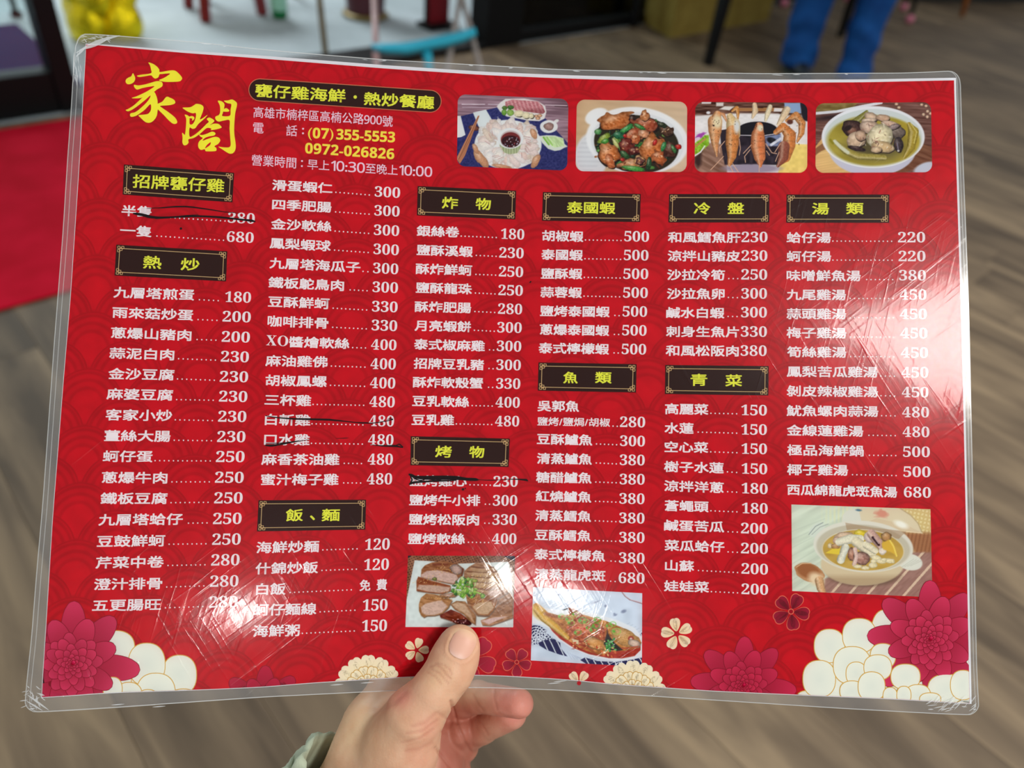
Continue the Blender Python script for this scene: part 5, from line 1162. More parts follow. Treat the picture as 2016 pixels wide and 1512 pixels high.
    def tubes(s, pts, wd, col, dark=.3, stripes=0, hi=.4):
        """rounded fleshy tube with shading across and optional bands"""
        P_ = np.array(pts, float); wd = np.array(wd, float); best = np.full(s.X.shape, 9.); side = np.zeros(s.X.shape); along = np.zeros(s.X.shape); acc = 0
        for k in range(len(P_) - 1):
            (ax, ay), (bx_, by_) = P_[k], P_[k + 1]; vx, vy = bx_ - ax, by_ - ay; l = math.hypot(vx, vy); t = np.clip(((s.X - ax) * vx + (s.Y - ay) * vy) / (l * l), 0, 1)
            w_ = (wd[k] + (wd[k + 1] - wd[k]) * t) / 2; r = np.hypot(s.X - ax - t * vx, s.Y - ay - t * vy) / w_; sd = ((s.X - ax) * vy - (s.Y - ay) * vx) / l / w_
            u = r < best; best = np.where(u, r, best); side = np.where(u, sd, side); along = np.where(u, acc + t * l, along); acc += l
        m = np.clip(.5 - (best - 1) * wd.mean() / 2 / 8, 0, 1); sh = 1 - dark * np.clip(np.abs(side - .15), 0, 1) ** 2.2
        if stripes: sh = sh * (1 - .09 * (np.sin(along / stripes * 2 * np.pi) > .55))
        hl = np.exp(-((side + .3) / .3) ** 2) * hi
        c = np.array(col, float)[None, None] * sh[..., None]; c = c * (1 - hl[..., None]) + np.array([255, 244, 220.]) * hl[..., None]; s.mix(m, c); s.tex(m, 14, 14, 14, 0, 2); return m
    def build(s, label):
        n = s.nx; x, y = s.px.ravel(), s.py.ravel()
        o = mesh_obj('dish_photo', S(x, y, 1.2 * H1), grid_faces(s.ny, s.nx), INK, menu, cols=lin(np.clip(s.C.reshape(-1, 3), 0, 255)), smooth=True); o['label'] = label
rnd = random.Random(3)
# 1 sliced pork round a dipping cup
f = Photo('pork', 890, 180, 8.4, (95, 45), (1925, 125), (1905, 1310), (80, 1235), 16, (158, 128, 142)); f.tex(1 + 0 * f.X, 26, 400, 14, 2, 0); f.tex(1 + 0 * f.X, 14, 160, 40, 2, 1)
f.mix(np.clip((f.X - 1500) / 700, 0, .5) * np.clip((500 - f.Y) / 400, 0, 1), (70, 40, 50))
f.line([(165, 212), (540, 214)], 14, (235, 220, 232)); f.line([(170, 262), (780, 264)], 10, (205, 185, 200)); f.line([(600, 212), (780, 215)], 12, (225, 210, 225)); f.line([(1540, 225), (1900, 235)], 12, (225, 205, 215)); f.line([(1700, 245), (1925, 255)], 10, (60, 35, 40))
m = f.poly([(80, 425), (740, 265), (900, 400), (1540, 440), (1930, 870), (1905, 1320), (60, 1320)], (46, 50, 112)); f.tex(m, 14, 20, 20, 0, 1)
f.poly([(80, 405), (140, 402), (222, 720), (150, 755), (80, 765)], (235, 240, 240)); f.poly([(345, 350), (560, 300), (690, 520), (480, 650), (430, 560)], (226, 234, 236))
f.lump(365, 605, 92, 50, (128, 70, 54), 12); m = f.poly([(455, 400), (428, 400), (82, 1085), (80, 1130), (130, 1195), (215, 1060)], (196, 132, 96)); f.tex(m, 22, 200, 10, -62, 1); f.line([(440, 410), (110, 1120)], 7, (120, 72, 50))
f.poly([(740, 245), (800, 180), (880, 125), (1200, 120), (1420, 160), (1540, 240), (1560, 340), (1530, 450), (1440, 492), (1250, 480), (900, 412), (790, 330)], (236, 234, 232), 14)
m = f.poly([(880, 170), (1000, 135), (1420, 165), (1500, 240), (1540, 340), (1500, 372), (1300, 345), (1040, 312), (880, 260)], (198, 126, 134)); f.mix(m * (np.sin((f.X * .93 - f.Y * .35) / 9.5) * .5 + .2), (232, 186, 188)); f.mix(m * np.clip((f.Y - 260) / 120, 0, .5) * (f.X > 1180), (120, 50, 56)); f.tex(m, 20, 22, 12, 20, 2)
for a in ((860, 345, 44, 50, (118, 172, 66)), (965, 352, 58, 54, (150, 192, 92)), (870, 272, 44, 34, (88, 128, 52)), (968, 262, 52, 34, (70, 118, 50))): f.lump(*a[:4], a[4], 0, hi=.15, edge=.25)
for a in ((1105, 365, 82, 54), (1222, 392, 64, 54), (1308, 402, 42, 44)): f.e(a[0] + 12, a[1] + 12, a[2], a[3], (58, 48, 36)); f.lump(*a, (240, 232, 196), 0, hi=.2, edge=.15)
for a in ((1400, 410), (1450, 400), (1420, 445)): f.lump(*a, 40, 28, (230, 176, 136), 0)
f.e(1725, 490, 42, 26, (232, 232, 230), -25); f.e(1600, 582, 146, 106, (236, 238, 238), 0, 12, .03); f.lump(1598, 582, 82, 64, (176, 140, 132), 0, edge=.3, hi=.1)
f.poly([(1432, 738), (1560, 725), (1700, 728), (1840, 775), (1860, 870), (1915, 912), (1860, 930), (1790, 970), (1700, 985), (1590, 950), (1490, 850)], (226, 232, 222), 12); m = f.poly([(1488, 742), (1700, 745), (1840, 778), (1850, 905), (1690, 930), (1580, 850)], (206, 230, 176)); f.tex(m, 22, 60, 16, 55, 1); f.line([(1510, 760), (1600, 880)], 26, (136, 196, 74)); f.line([(1570, 755), (1660, 890)], 18, (160, 212, 100))
f.e(925, 880, 555, 410, (236, 240, 240), 0, 14)
for k in range(110):
    a = rnd.uniform(0, 2 * math.pi); r = rnd.uniform(.5, .93); cx, cy = 925 + 500 * r * math.cos(a), 860 + 360 * r * math.sin(a)
    colr = rnd.choice([(240, 232, 230), (236, 220, 216), (234, 210, 202), (240, 238, 238), (228, 212, 198), (242, 238, 234)]); f.lump(cx, cy, rnd.uniform(90, 150), rnd.uniform(44, 84), colr, math.degrees(a) + rnd.uniform(-35, 35), wob=.16, edge=.12, hi=.3, tex=10)
for a in ((480, 1120, 70, 190, -38), (820, 1240, 150, 34, 8), (1385, 1150, 60, 130, 28), (390, 950, 40, 90, -25), (1350, 700, 50, 90, -20)): f.lump(*a[:4], (214, 160, 122), a[4], edge=.2, hi=.4)
for k in range(16): a = rnd.uniform(0, 6.28); f.line([(925 + 300 * math.cos(a), 860 + 230 * math.sin(a)), (925 + 380 * math.cos(a + .2), 860 + 290 * math.sin(a + .2))], 9, (176, 110, 110), al=.6)
m = f.poly([(762, 770), (1172, 770), (1130, 930), (1080, 1020), (950, 1040), (860, 1010), (790, 900)], (186, 196, 156), 10); f.mix(m * (np.sin(f.X / 7) > .3) * .45, (120, 132, 92))
f.e(965, 775, 215, 172, (234, 238, 240), 0, 10); f.e(968, 785, 170, 138, (205, 190, 190), 0, 10); f.e(968, 800, 160, 126, (126, 44, 46), 0, 12); m = f.e(968, 828, 150, 98, (58, 16, 24), 0, 16)[0]
for k in range(34): f.e(968 + rnd.uniform(-130, 130), 835 + rnd.uniform(-75, 75), rnd.uniform(6, 16), rnd.uniform(4, 9), rnd.choice([(210, 200, 226), (160, 70, 80), (230, 214, 220), (20, 8, 20)]), rnd.uniform(0, 180), 6)
f.build('photo of sliced pork round a dipping cup')
# 2 braised chicken with basil
f = Photo('chicken', 1125, 190, 8.4, (90, 50), (1915, 88), (1905, 1250), (68, 1235), 16, (208, 178, 140)); f.mix(np.clip(f.X / 2400, 0, .8), (220, 198, 172)); f.tex(1 + 0 * f.X, 8, 300, 60, 5, 0)
f.e(420, 330, 200, 130, (238, 240, 242), -22, 26); f.e(350, 960, 290, 380, (222, 224, 228), 10, 40); f.mix(f.e(300, 950, 200, 300, None, 10)[0] * (np.sin(f.Y / 12) > .2) * .3, (190, 192, 198))
f.e(1090, 730, 850, 555, (240, 242, 244), 6, 26); f.mix(f.e(1090, 760, 770, 500, None, 6)[0] * .25, (200, 206, 216)); f.e(1075, 785, 705, 475, (46, 38, 22), 8, 14)
for k in range(150):
    a = rnd.uniform(0, 6.28); r = math.sqrt(rnd.random()) * .93; cx, cy = 1075 + 690 * r * math.cos(a), 785 + 455 * r * math.sin(a)
    f.lump(cx, cy, rnd.uniform(40, 90), rnd.uniform(12, 32), rnd.choice([(50, 130, 56), (96, 164, 70), (28, 70, 34), (20, 50, 28), (150, 190, 90), (96, 40, 22)]), rnd.uniform(0, 180), edge=.5, hi=.25)
ck = [(720, 410, 290, 130, -14, (206, 118, 56)), (1010, 375, 60, 70, 0, (40, 20, 16)), (1250, 460, 215, 130, 22, (182, 86, 52)), (1210, 320, 74, 84, 30, (204, 130, 78)), (1560, 560, 130, 90, 40, (96, 62, 44)), (610, 950, 190, 200, 40, (214, 124, 62)), (1000, 640, 150, 90, -35, (196, 98, 58)), (1190, 620, 80, 74, 0, (218, 150, 108)), (1050, 700, 80, 90, 20, (204, 110, 60)), (910, 830, 110, 130, -15, (122, 34, 22)), (1040, 900, 110, 60, 0, (96, 24, 18)), (1320, 870, 190, 250, 22, (214, 122, 58)), (1440, 1010, 120, 110, 40, (206, 112, 58)), (1020, 1120, 240, 90, -12, (214, 138, 86)), (1130, 1060, 92, 82, 0, (226, 170, 110)), (1130, 1065, 66, 58, 0, (110, 58, 52)), (1640, 880, 110, 130, 20, (88, 42, 28)), (640, 1080, 120, 80, 60, (206, 112, 60))]
for cx, cy, rx, ry, ro, co in ck: f.lump(cx + 10, cy + 14, rx, ry, (36, 16, 10), ro, edge=.2, hi=0); f.lump(cx, cy, rx, ry, co, ro, wob=.3, edge=.34, hi=.5, tex=30, ts=34)
for k in range(70):
    cx, cy, rx, ry, ro, co = rnd.choice(ck); f.e(cx + rnd.uniform(-.6, .6) * rx, cy + rnd.uniform(-.6, .6) * ry, rnd.uniform(6, 22), rnd.uniform(3, 9), rnd.choice([(255, 226, 186), (240, 180, 120), (110, 40, 20)]), rnd.uniform(-60, 60), 8)
for cx, cy, rx, ry, ro, co in ((900, 540, 150, 44, -35, (56, 158, 74)), (1130, 500, 110, 34, 25, (60, 140, 60)), (780, 640, 100, 60, 10, (28, 110, 70)), (540, 690, 130, 60, -40, (150, 176, 60)), (560, 740, 70, 40, -20, (80, 160, 60)), (730, 770, 100, 34, 60, (216, 222, 140)), (440, 580, 60, 50, 0, (90, 160, 90)), (1520, 830, 40, 90, 20, (56, 150, 80)), (1690, 870, 34, 80, -25, (60, 120, 60)), (1030, 1190, 190, 44, 8, (80, 170, 70)), (880, 960, 90, 44, 40, (50, 100, 50)), (1280, 1110, 44, 110, 10, (36, 80, 44)), (1500, 470, 90, 44, 20, (40, 50, 30))): f.lump(cx, cy, rx, ry, co, ro, edge=.4, hi=.45, tex=24)
for cx, cy, rx, ry in ((885, 650, 34, 30), (1770, 830, 54, 44), (840, 1045, 40, 30), (1380, 760, 34, 60)): f.lump(cx, cy, rx, ry, (206, 32, 26), 20, hi=.4)
f.build('photo of braised chicken with basil in a white dish')
# 3 shrimp hung round a pot
f = Photo('shrimp', 1360, 190, 8.4, (75, 88), (1930, 102), (1925, 1262), (62, 1250), 16, (226, 224, 224))
f.mix(np.clip((330 - f.Y) / 40, 0, 1), (96, 60, 46)); f.tex((f.Y < 330) * 1., 40, 130, 24, 0, 1); f.mix((np.abs(f.Y - 215) < 26) * (f.X > 700) * .8, (196, 142, 84)); f.poly([(420, 100), (540, 100), (540, 160), (420, 160)], (230, 226, 220), 20); f.poly([(470, 210), (560, 160), (720, 165), (640, 230)], (238, 236, 230), 20); f.poly([(180, 90), (340, 90), (330, 120), (180, 120)], (240, 240, 240), 16); f.poly([(1545, 105), (1810, 105), (1830, 280), (1560, 270)], (150, 178, 216), 20); f.poly([(1810, 105), (1940, 105), (1940, 420), (1850, 400)], (28, 22, 34), 20); f.e(290, 268, 34, 24, (240, 240, 246), 0, 14); f.poly([(1380, 190), (1520, 195), (1500, 250), (1370, 250)], (236, 232, 232), 14)
f.poly([(60, 340), (500, 290), (800, 275), (1440, 280), (1940, 420), (1940, 800), (1500, 760), (60, 760)], (238, 236, 236), 30); f.tex((f.Y > 300) * 1., 8, 60, 30, 0, 2)
m = f.poly([(60, 990), (240, 760), (600, 800), (600, 1270), (60, 1270)], (156, 118, 100), 30); f.tex(m, 30, 200, 30, 30, 1); f.poly([(60, 1010), (180, 900), (170, 1120), (120, 1180), (60, 1100)], (60, 34, 30), 60)
m = f.poly([(1560, 780), (1930, 792), (1930, 1270), (1440, 1270)], (244, 220, 130), 14); f.tex(m, 10, 50, 50, 0, 1)
f.poly([(60, 780), (230, 640), (300, 640), (300, 800), (100, 960), (60, 960)], (146, 196, 44), 24); f.tex(f.poly([(60, 780), (230, 640), (300, 640), (300, 800), (60, 980)]), 34, 30, 22, 40, 2); f.line([(60, 840), (240, 700)], 26, (206, 146, 96), 20); f.e(150, 650, 84, 34, (170, 70, 176), -28, 20, .3); f.e(110, 700, 50, 26, (230, 214, 232), -20, 14); f.line([(60, 985), (160, 920), (230, 820)], 22, (240, 240, 240), 8)
f.poly([(480, 560), (820, 500), (1480, 600), (1470, 1130), (560, 1130), (500, 800)], (44, 32, 46), 16); f.e(1010, 1190, 470, 70, (168, 156, 176), 0, 30); f.e(1105, 555, 330, 140, (18, 14, 26), 0, 10); f.line([(800, 640), (1000, 645), (1220, 645), (1480, 605)], 12, (232, 226, 236)); f.poly([(1220, 660), (1490, 620), (1500, 820), (1260, 820)], (140, 152, 188), 30); f.e(1340, 730, 90, 50, (24, 22, 34), 20, 20); f.line([(1330, 800), (1480, 700)], 44, (230, 232, 244), 14); f.tex(f.poly([(560, 660), (1480, 640), (1470, 1130), (560, 1130)]), 24, 50, 60, 0, 3)
OR_ = (232, 146, 84); PL = (240, 214, 176)
f.tubes([(690, 240), (760, 190), (780, 280), (775, 390)], [40, 70, 54, 24], (222, 150, 72)); f.tubes([(1055, 140), (1065, 240), (1020, 350)], [80, 100, 40], PL); f.tubes([(1310, 170), (1270, 280), (1235, 400)], [80, 90, 40], (240, 226, 190)); f.tubes([(1590, 220), (1530, 330), (1450, 460)], [120, 110, 60], PL); f.tubes([(440, 255), (540, 300), (610, 440)], [30, 60, 24], (222, 156, 110))
f.tubes([(1590, 400), (1740, 310), (1840, 440), (1830, 600), (1760, 745)], [60, 120, 120, 100, 34], (224, 150, 84), stripes=70); f.e(1640, 420, 50, 40, (96, 50, 40), 0, 20)
f.tubes([(440, 300), (400, 420), (400, 560), (400, 760), (430, 990)], [130, 240, 220, 130, 20], (234, 164, 106), stripes=150); f.e(440, 420, 70, 110, (238, 226, 190), 0, 50); f.e(378, 480, 14, 14, (16, 8, 8)); f.tubes([(650, 330), (700, 460), (705, 620)], [110, 230, 230], (236, 206, 150)); f.tubes([(690, 580), (685, 780), (680, 980), (640, 1120)], [210, 220, 150, 70], (228, 148, 78), stripes=105); f.e(760, 500, 50, 110, (226, 228, 226), 0, 40)
f.tubes([(1130, 490), (1110, 640), (1110, 820), (1140, 1000), (1150, 1150)], [130, 220, 240, 190, 50], (232, 138, 82), stripes=110, hi=.45); f.e(1150, 520, 46, 56, (238, 232, 206), 0, 30)
f.tubes([(1410, 590), (1530, 500), (1640, 640), (1620, 800), (1560, 1000), (1440, 1140)], [90, 130, 200, 220, 180, 50], (226, 142, 74), stripes=100); f.tubes([(1540, 830), (1530, 1000), (1440, 1150)], [190, 170, 50], (156, 86, 66))
for L_ in ([(1000, 800), (870, 940)], [(980, 880), (890, 990), (905, 1090)], [(1240, 780), (1340, 930), (1420, 945)], [(1250, 900), (1300, 970)], [(560, 740), (470, 850), (480, 930)], [(640, 1130), (700, 1250)], [(690, 1110), (790, 1250)], [(540, 990), (400, 1140), (330, 1210)], [(800, 700), (820, 860), (800, 970)], [(1480, 780), (1390, 920)], [(1130, 1140), (1130, 1250)], [(1400, 1070), (1460, 920)]): f.line(L_, 12, (236, 190, 160), 7)
for k in range(50): f.e(rnd.choice([400, 700, 1110, 1600, 1800]) + rnd.uniform(-80, 80), rnd.uniform(340, 800), 7, 7, (60, 30, 20), 0, 6)
f.build('photo of shrimp hung round a dark pot')
# 4 clear chicken soup in a white bowl
f = Photo('soupbowl', 1595, 190, 8.064, (92, 108), (1918, 88), (1938, 1202), (84, 1212), 16, (120, 80, 70)); f.tex(1 + 0 * f.X, 24, 420, 16, 3, 0); f.tex(1 + 0 * f.X, 12, 120, 30, 3, 1)
f.poly([(80, 100), (780, 95), (620, 210), (90, 250)], (136, 116, 62), 14); f.tex(f.poly([(80, 100), (780, 95), (620, 210), (90, 250)]), 22, 60, 30, 0, 2); f.line([(80, 268), (420, 240), (760, 170), (1130, 98)], 44, (232, 234, 240), 10); f.e(320, 330, 260, 40, (50, 30, 30), -8, 60)
f.poly([(80, 830), (400, 600), (700, 1240), (80, 1240)], (150, 104, 68), 20); m = f.e(330, 1160, 330, 330, (232, 196, 132), 0, 20)[0]; f.tex(m, 12, 300, 20, -10, 1); f.poly([(80, 800), (200, 650), (230, 720), (80, 830)], (222, 176, 112), 14); f.poly([(1740, 740), (1940, 800), (1940, 1060), (1500, 1210), (1300, 1210)], (126, 78, 52), 20); f.tex((f.X > 1500) * (f.Y > 750) * 1., 20, 200, 18, 20, 1)
f.e(1850, 1150, 210, 105, (206, 212, 226), -16, 30)
for a in ((1370, 120), (1410, 175), (1770, 130), (1840, 150), (1865, 235), (1800, 285), (1860, 322), (1912, 270)): f.lump(*a, 29, 26, (232, 196, 166))
f.e(990, 840, 690, 420, (206, 206, 224), 0, 16); f.e(1000, 645, 818, 492, (240, 242, 248), 0, 10); f.e(1003, 650, 775, 452, (214, 222, 222), 0, 14); f.e(1003, 700, 735, 402, (176, 160, 62), 0, 40); m = f.e(1003, 700, 735, 402)[0]; f.tex(m, 16, 200, 80, 15, 1); f.mix(m * np.clip((f.X - 1300) / 500, 0, .5), (196, 166, 40)); f.e(1050, 800, 420, 190, (96, 86, 50), 0, 200)
f.tubes([(700, 420), (800, 330), (900, 240)], [120, 90, 50], (140, 136, 62)); f.lump(690, 520, 190, 130, (76, 44, 40), 18, hi=.2); f.lump(660, 540, 90, 66, (146, 96, 78), 10); f.e(600, 500, 70, 40, (40, 20, 22), -30, 20)
for a in ((960, 320, 110, 66, 20, (226, 196, 168)), (1160, 340, 110, 54, 5, (214, 176, 146)), (930, 380, 120, 40, -5, (232, 206, 184)), (1270, 430, 140, 44, 8, (226, 190, 168)), (950, 490, 160, 110, 10, (222, 192, 170)), (1380, 560, 130, 100, 0, (120, 104, 96)), (1330, 480, 100, 40, -20, (150, 130, 130)), (730, 690, 160, 130, -10, (226, 196, 166)), (800, 620, 90, 80, 20, (216, 180, 152)), (1110, 650, 210, 210, 0, (240, 228, 190)), (1150, 800, 180, 90, 10, (230, 198, 150)), (1050, 840, 90, 50, 0, (226, 196, 160)), (1400, 760, 70, 120, -8, (58, 44, 50)), (740, 820, 140, 34, 10, (56, 34, 34))): f.lump(a[0] + 8, a[1] + 14, a[2], a[3], (60, 44, 40), a[4], edge=.1, hi=0); f.lump(*a[:4], a[5], a[4], edge=.35, hi=.3, tex=20, ts=34)
for k in range(40): f.e(1110 + rnd.uniform(-400, 260), 600 + rnd.uniform(-180, 240), rnd.uniform(10, 34), rnd.uniform(3, 8), rnd.choice([(160, 110, 96), (250, 240, 222), (110, 76, 70)]), rnd.uniform(0, 180), 9)
f.tubes([(1570, 440), (1640, 560), (1600, 800), (1500, 960)], [70, 170, 130, 60], (176, 152, 50)); f.line([(1600, 430), (1690, 560), (1650, 740)], 18, (232, 220, 140), 14, .7); f.tubes([(390, 710), (560, 860), (760, 950), (1170, 970)], [60, 110, 110, 90], (176, 160, 76)); f.line([(390, 712), (480, 800), (600, 890)], 54, (222, 224, 200), 20); f.line([(320, 690), (360, 740)], 40, (150, 140, 30), 14); f.e(1400, 860, 18, 16, (240, 236, 230), 0, 8); f.line([(1380, 740), (1400, 850)], 16, (150, 140, 160), 12)
f.build('photo of clear chicken soup in a white bowl')
# 5 sliced roast pork neck
f = Photo('roast', 790, 1085, 8.579, (113, 76), (1922, 82), (1890, 1287), (70, 1282), 0, (146, 96, 66)); f.mix((np.sin((f.X + f.Y * .4) / 11) * np.sin((f.Y - f.X * .3) / 9) > .35) * .8, (70, 36, 26)); f.tex(1 + 0 * f.X, 18, 60, 60, 0, 1); f.poly([(1700, 70), (1930, 70), (1930, 180), (1830, 130)], (24, 26, 52), 14); f.poly([(100, 70), (180, 70), (120, 120)], (40, 30, 40), 10)
m = f.poly([(225, 155), (500, 170), (900, 215), (1300, 200), (1800, 178), (1830, 230), (1900, 800), (1900, 1300), (60, 1300), (90, 820)], (222, 232, 230), 12); f.tex(m, 8, 50, 50, 0, 2)
def slab(outer, inner, co, ci):
    P_ = [(x + 10, y + 16) for x, y in outer]; f.poly(P_, (120, 96, 80), 22); m = f.poly(outer, co, 14); f.tex(m, 30, 60, 24, 10, 1); m = f.poly(inner, ci, 22); f.tex(m, 15, 26, 16, 20, 3)
slab([(1060, 340), (1150, 260), (1260, 200), (1400, 190), (1520, 250), (1610, 330), (1690, 410), (1690, 520), (1820, 560), (1810, 640), (1890, 800), (1880, 1080), (1700, 1110), (1500, 1110), (1280, 1090), (1120, 900), (1050, 520)], [(1200, 320), (1500, 330), (1600, 430), (1700, 560), (1300, 640), (1180, 480)], (160, 112, 78), (186, 150, 110))
for k, (y0, x0, x1) in enumerate(((270, 1180, 1560), (350, 1120, 1610), (440, 1180, 1680), (530, 1250, 1700), (640, 1290, 1660))): f.line([(x0, y0 - 10), ((x0 + x1) / 2, y0 + 12), (x1, y0)], 16, (112, 62, 36), 14, .8); f.line([(x0, y0 + 26), ((x0 + x1) / 2, y0 + 44), (x1, y0 + 30)], 26, (206, 170, 132), 18, .8)
slab([(1460, 660), (1660, 640), (1820, 580), (1800, 700), (1640, 800), (1520, 800)], [(1470, 680), (1700, 650), (1620, 790), (1520, 790)], (150, 96, 60), (204, 172, 160)); slab([(1120, 800), (1250, 740), (1560, 760), (1640, 830), (1560, 1000), (1480, 1090), (1300, 1080), (1200, 960)], [(1200, 940), (1300, 870), (1520, 850), (1560, 950), (1460, 1070), (1300, 1060)], (156, 98, 50), (206, 174, 140))
slab([(330, 430), (340, 310), (400, 240), (520, 190), (720, 165), (950, 215), (1060, 300), (1030, 400), (960, 450), (890, 560), (600, 500)], [(330, 400), (430, 335), (600, 320), (800, 360), (930, 400), (960, 460), (880, 550), (640, 500), (340, 440)], (150, 92, 52), (210, 178, 166)); f.lump(930, 310, 110, 80, (206, 172, 160), 20, hi=.1); f.line([(1040, 300), (1020, 420)], 24, (110, 56, 34), 14); f.line([(540, 225), (780, 225)], 34, (118, 48, 26), 24, .8)
slab([(258, 670), (256, 500), (285, 430), (330, 440), (520, 500), (830, 580), (830, 670), (700, 720), (500, 705)], [(262, 640), (300, 570), (560, 575), (830, 610), (800, 680), (660, 705), (480, 690)], (150, 78, 40), (204, 172, 154))
slab([(300, 1010), (296, 900), (330, 790), (420, 715), (560, 730), (740, 770), (860, 830), (790, 960), (690, 1060), (560, 1090), (430, 1095), (380, 1120), (330, 1080)], [(330, 950), (400, 890), (560, 850), (680, 830), (780, 930), (690, 1040), (560, 1080), (420, 1080), (350, 1040)], (176, 124, 76), (214, 184, 168)); slab([(640, 740), (900, 700), (1000, 690), (900, 770), (720, 790)], [(680, 745), (880, 715), (820, 770)], (150, 100, 66), (208, 180, 168))
slab([(650, 1080), (840, 985), (1000, 1050), (1190, 1190), (1150, 1245), (960, 1240), (820, 1170), (660, 1120)], [(900, 1160), (1020, 1180), (1000, 1230)], (132, 52, 30), (90, 10, 16)); f.lump(1060, 1200, 130, 46, (74, 10, 20), 10, hi=.2)
for k in range(14): f.e(rnd.uniform(860, 1120), rnd.uniform(1130, 1220), 12, 6, (240, 190, 190), 20, 8)
slab([(830, 900), (930, 840), (1080, 850), (1160, 960), (1260, 1080), (1250, 1240), (1180, 1200), (1050, 1060), (900, 980)], [(850, 900), (950, 860), (1080, 900), (1180, 1060), (1230, 1210), (1080, 1060), (930, 970)], (160, 112, 72), (206, 174, 144)); slab([(1340, 1170), (1500, 1110), (1880, 1060), (1890, 1120), (1700, 1190), (1500, 1260), (1370, 1250)], [(1350, 1180), (1560, 1120), (1800, 1100), (1600, 1180), (1480, 1240)], (178, 128, 90), (220, 190, 184))
for k in range(120): x, y = rnd.choice([(700, 310), (450, 510), (680, 790), (1380, 430), (1450, 570), (1290, 820)]); f.e(x + rnd.gauss(0, 110), y + rnd.gauss(0, 36), 7, 6, rnd.choice([(236, 190, 104), (222, 168, 84), (246, 214, 150)]), 0, 6)
f.lump(565, 470, 40, 30, (120, 130, 50))
for k in range(90):
    a = rnd.uniform(0, 6.28); r = math.sqrt(rnd.random()); f.lump(1070 + 210 * r * math.cos(a), 630 + 180 * r * math.sin(a), rnd.uniform(18, 52), rnd.uniform(12, 30), rnd.choice([(124, 192, 48), (84, 150, 40), (176, 216, 100), (206, 228, 150), (40, 100, 40), (140, 200, 70)]), rnd.uniform(0, 180), edge=.35, hi=.3)
f.line([(1230, 680), (1400, 740)], 26, (168, 204, 90)); f.lump(1380, 760, 44, 44, (120, 176, 50)); f.lump(1240, 500, 50, 30, (170, 190, 80))
f.build('photo of sliced roast pork with scallions')
# 6 braised fish on a plate
f = Photo('fish', 1035, 1150, 8.4, (122, 50), (1926, 150), (1922, 1368), (84, 1262), 0, (216, 228, 242)); f.tex(1 + 0 * f.X, 10, 120, 90, 0, 1)
for a in ((540, 175, 24, 14), (1325, 360, 26, 20), (1465, 490, 16, 12), (1620, 450, 44, 26), (1480, 510, 30, 16), (1150, 300, 60, 10)): f.e(*a, (140, 150, 176), -20, 22)
for k in range(7): f.line([(270 + k * 60, 330 + k * 16), (420 + k * 60, 270 + k * 16)], 8, (178, 192, 206), 12, .7)
for k in range(6): f.line([(1640 + k * 52, 680 + k * 30), (1720 + k * 52, 640 + k * 30)], 8, (178, 192, 206), 12, .7)
f.line([(1590, 130), (1640, 200), (1720, 260), (1930, 325)], 12, (150, 90, 90)); f.line([(1600, 130), (1660, 205), (1750, 262), (1930, 305)], 14, (226, 196, 200), 8, .7); f.line([(585, 440), (690, 405)], 20, (20, 20, 36))
NV = (24, 24, 84)
def navy(pts, mode):
    m = f.poly(pts, NV, 8); q_ = 0
    if mode == 'w':
        for (cx, cy) in ((170, 860), (260, 960), (180, 1010), (330, 830)): r = np.hypot(f.X - cx, f.Y - cy); f.mix(m * (np.abs((r % 42) - 21) < 6) * (r < 190), (226, 234, 246))
    else:
        f.mix(m * (np.abs(((f.X * .86 - f.Y * mode) % 96) - 48) < 7), (230, 236, 246))
navy([(100, 675), (230, 690), (345, 760), (350, 815), (460, 905), (340, 930), (210, 960), (150, 1000), (100, 1000)], 'w'); navy([(175, 985), (300, 930), (470, 905), (570, 970), (580, 1060), (690, 1195), (560, 1165), (350, 1090)], .42); navy([(900, 1255), (980, 1212), (1180, 1270), (1500, 1290), (1930, 1215), (1930, 1370), (1010, 1325)], .5); navy([(1860, 850), (1930, 795), (1930, 930)], .3)
for cx in (1560, 1800): r = np.hypot(f.X - cx, (f.Y - 1400)); f.mix((np.abs((r % 40) - 20) < 6) * (r < 130) * (f.Y > 1260), (228, 234, 246))
for k in range(5): f.line([(690 + k * 40, 1120 + k * 20), (760 + k * 50, 1240)], 6, (150, 160, 190), 8, .6)
f.poly([(105, 500), (115, 330), (330, 400), (700, 440), (1100, 470), (1500, 590), (1800, 720), (1930, 880), (1930, 1190), (1760, 1250), (1450, 1270), (1100, 1200), (760, 1060), (520, 900), (380, 720), (250, 670), (105, 650)], (238, 243, 249), 16)
m = f.poly([(380, 690), (520, 740), (900, 1000), (1500, 1060), (1900, 1000), (1900, 1090), (1800, 1190), (1600, 1228), (1380, 1225), (1050, 1160), (800, 1060), (560, 900), (440, 780)], (176, 44, 20), 12); f.tex(m, 26, 60, 24, 20, 1)
m = f.poly([(122, 340), (180, 305), (240, 350), (370, 470), (560, 522), (720, 500), (950, 505), (1150, 560), (1330, 610), (1600, 720), (1760, 820), (1870, 880), (1915, 970), (1880, 1050), (1640, 1105), (1420, 1110), (1250, 1180), (1080, 1130), (900, 1060), (700, 930), (480, 760), (250, 600), (150, 470)], (194, 124, 50), 12)
f.tex(m, 34, 60, 36, 25, 1); f.tex(m, 26, 24, 14, 25, 2); f.e(220, 470, 90, 150, (222, 190, 96), -45, 60); f.tubes([(180, 420), (300, 560), (480, 700), (680, 880)], [110, 130, 120, 80], (228, 180, 66)); f.line([(330, 490), (560, 560), (700, 560)], 50, (150, 74, 32), 40, .7)
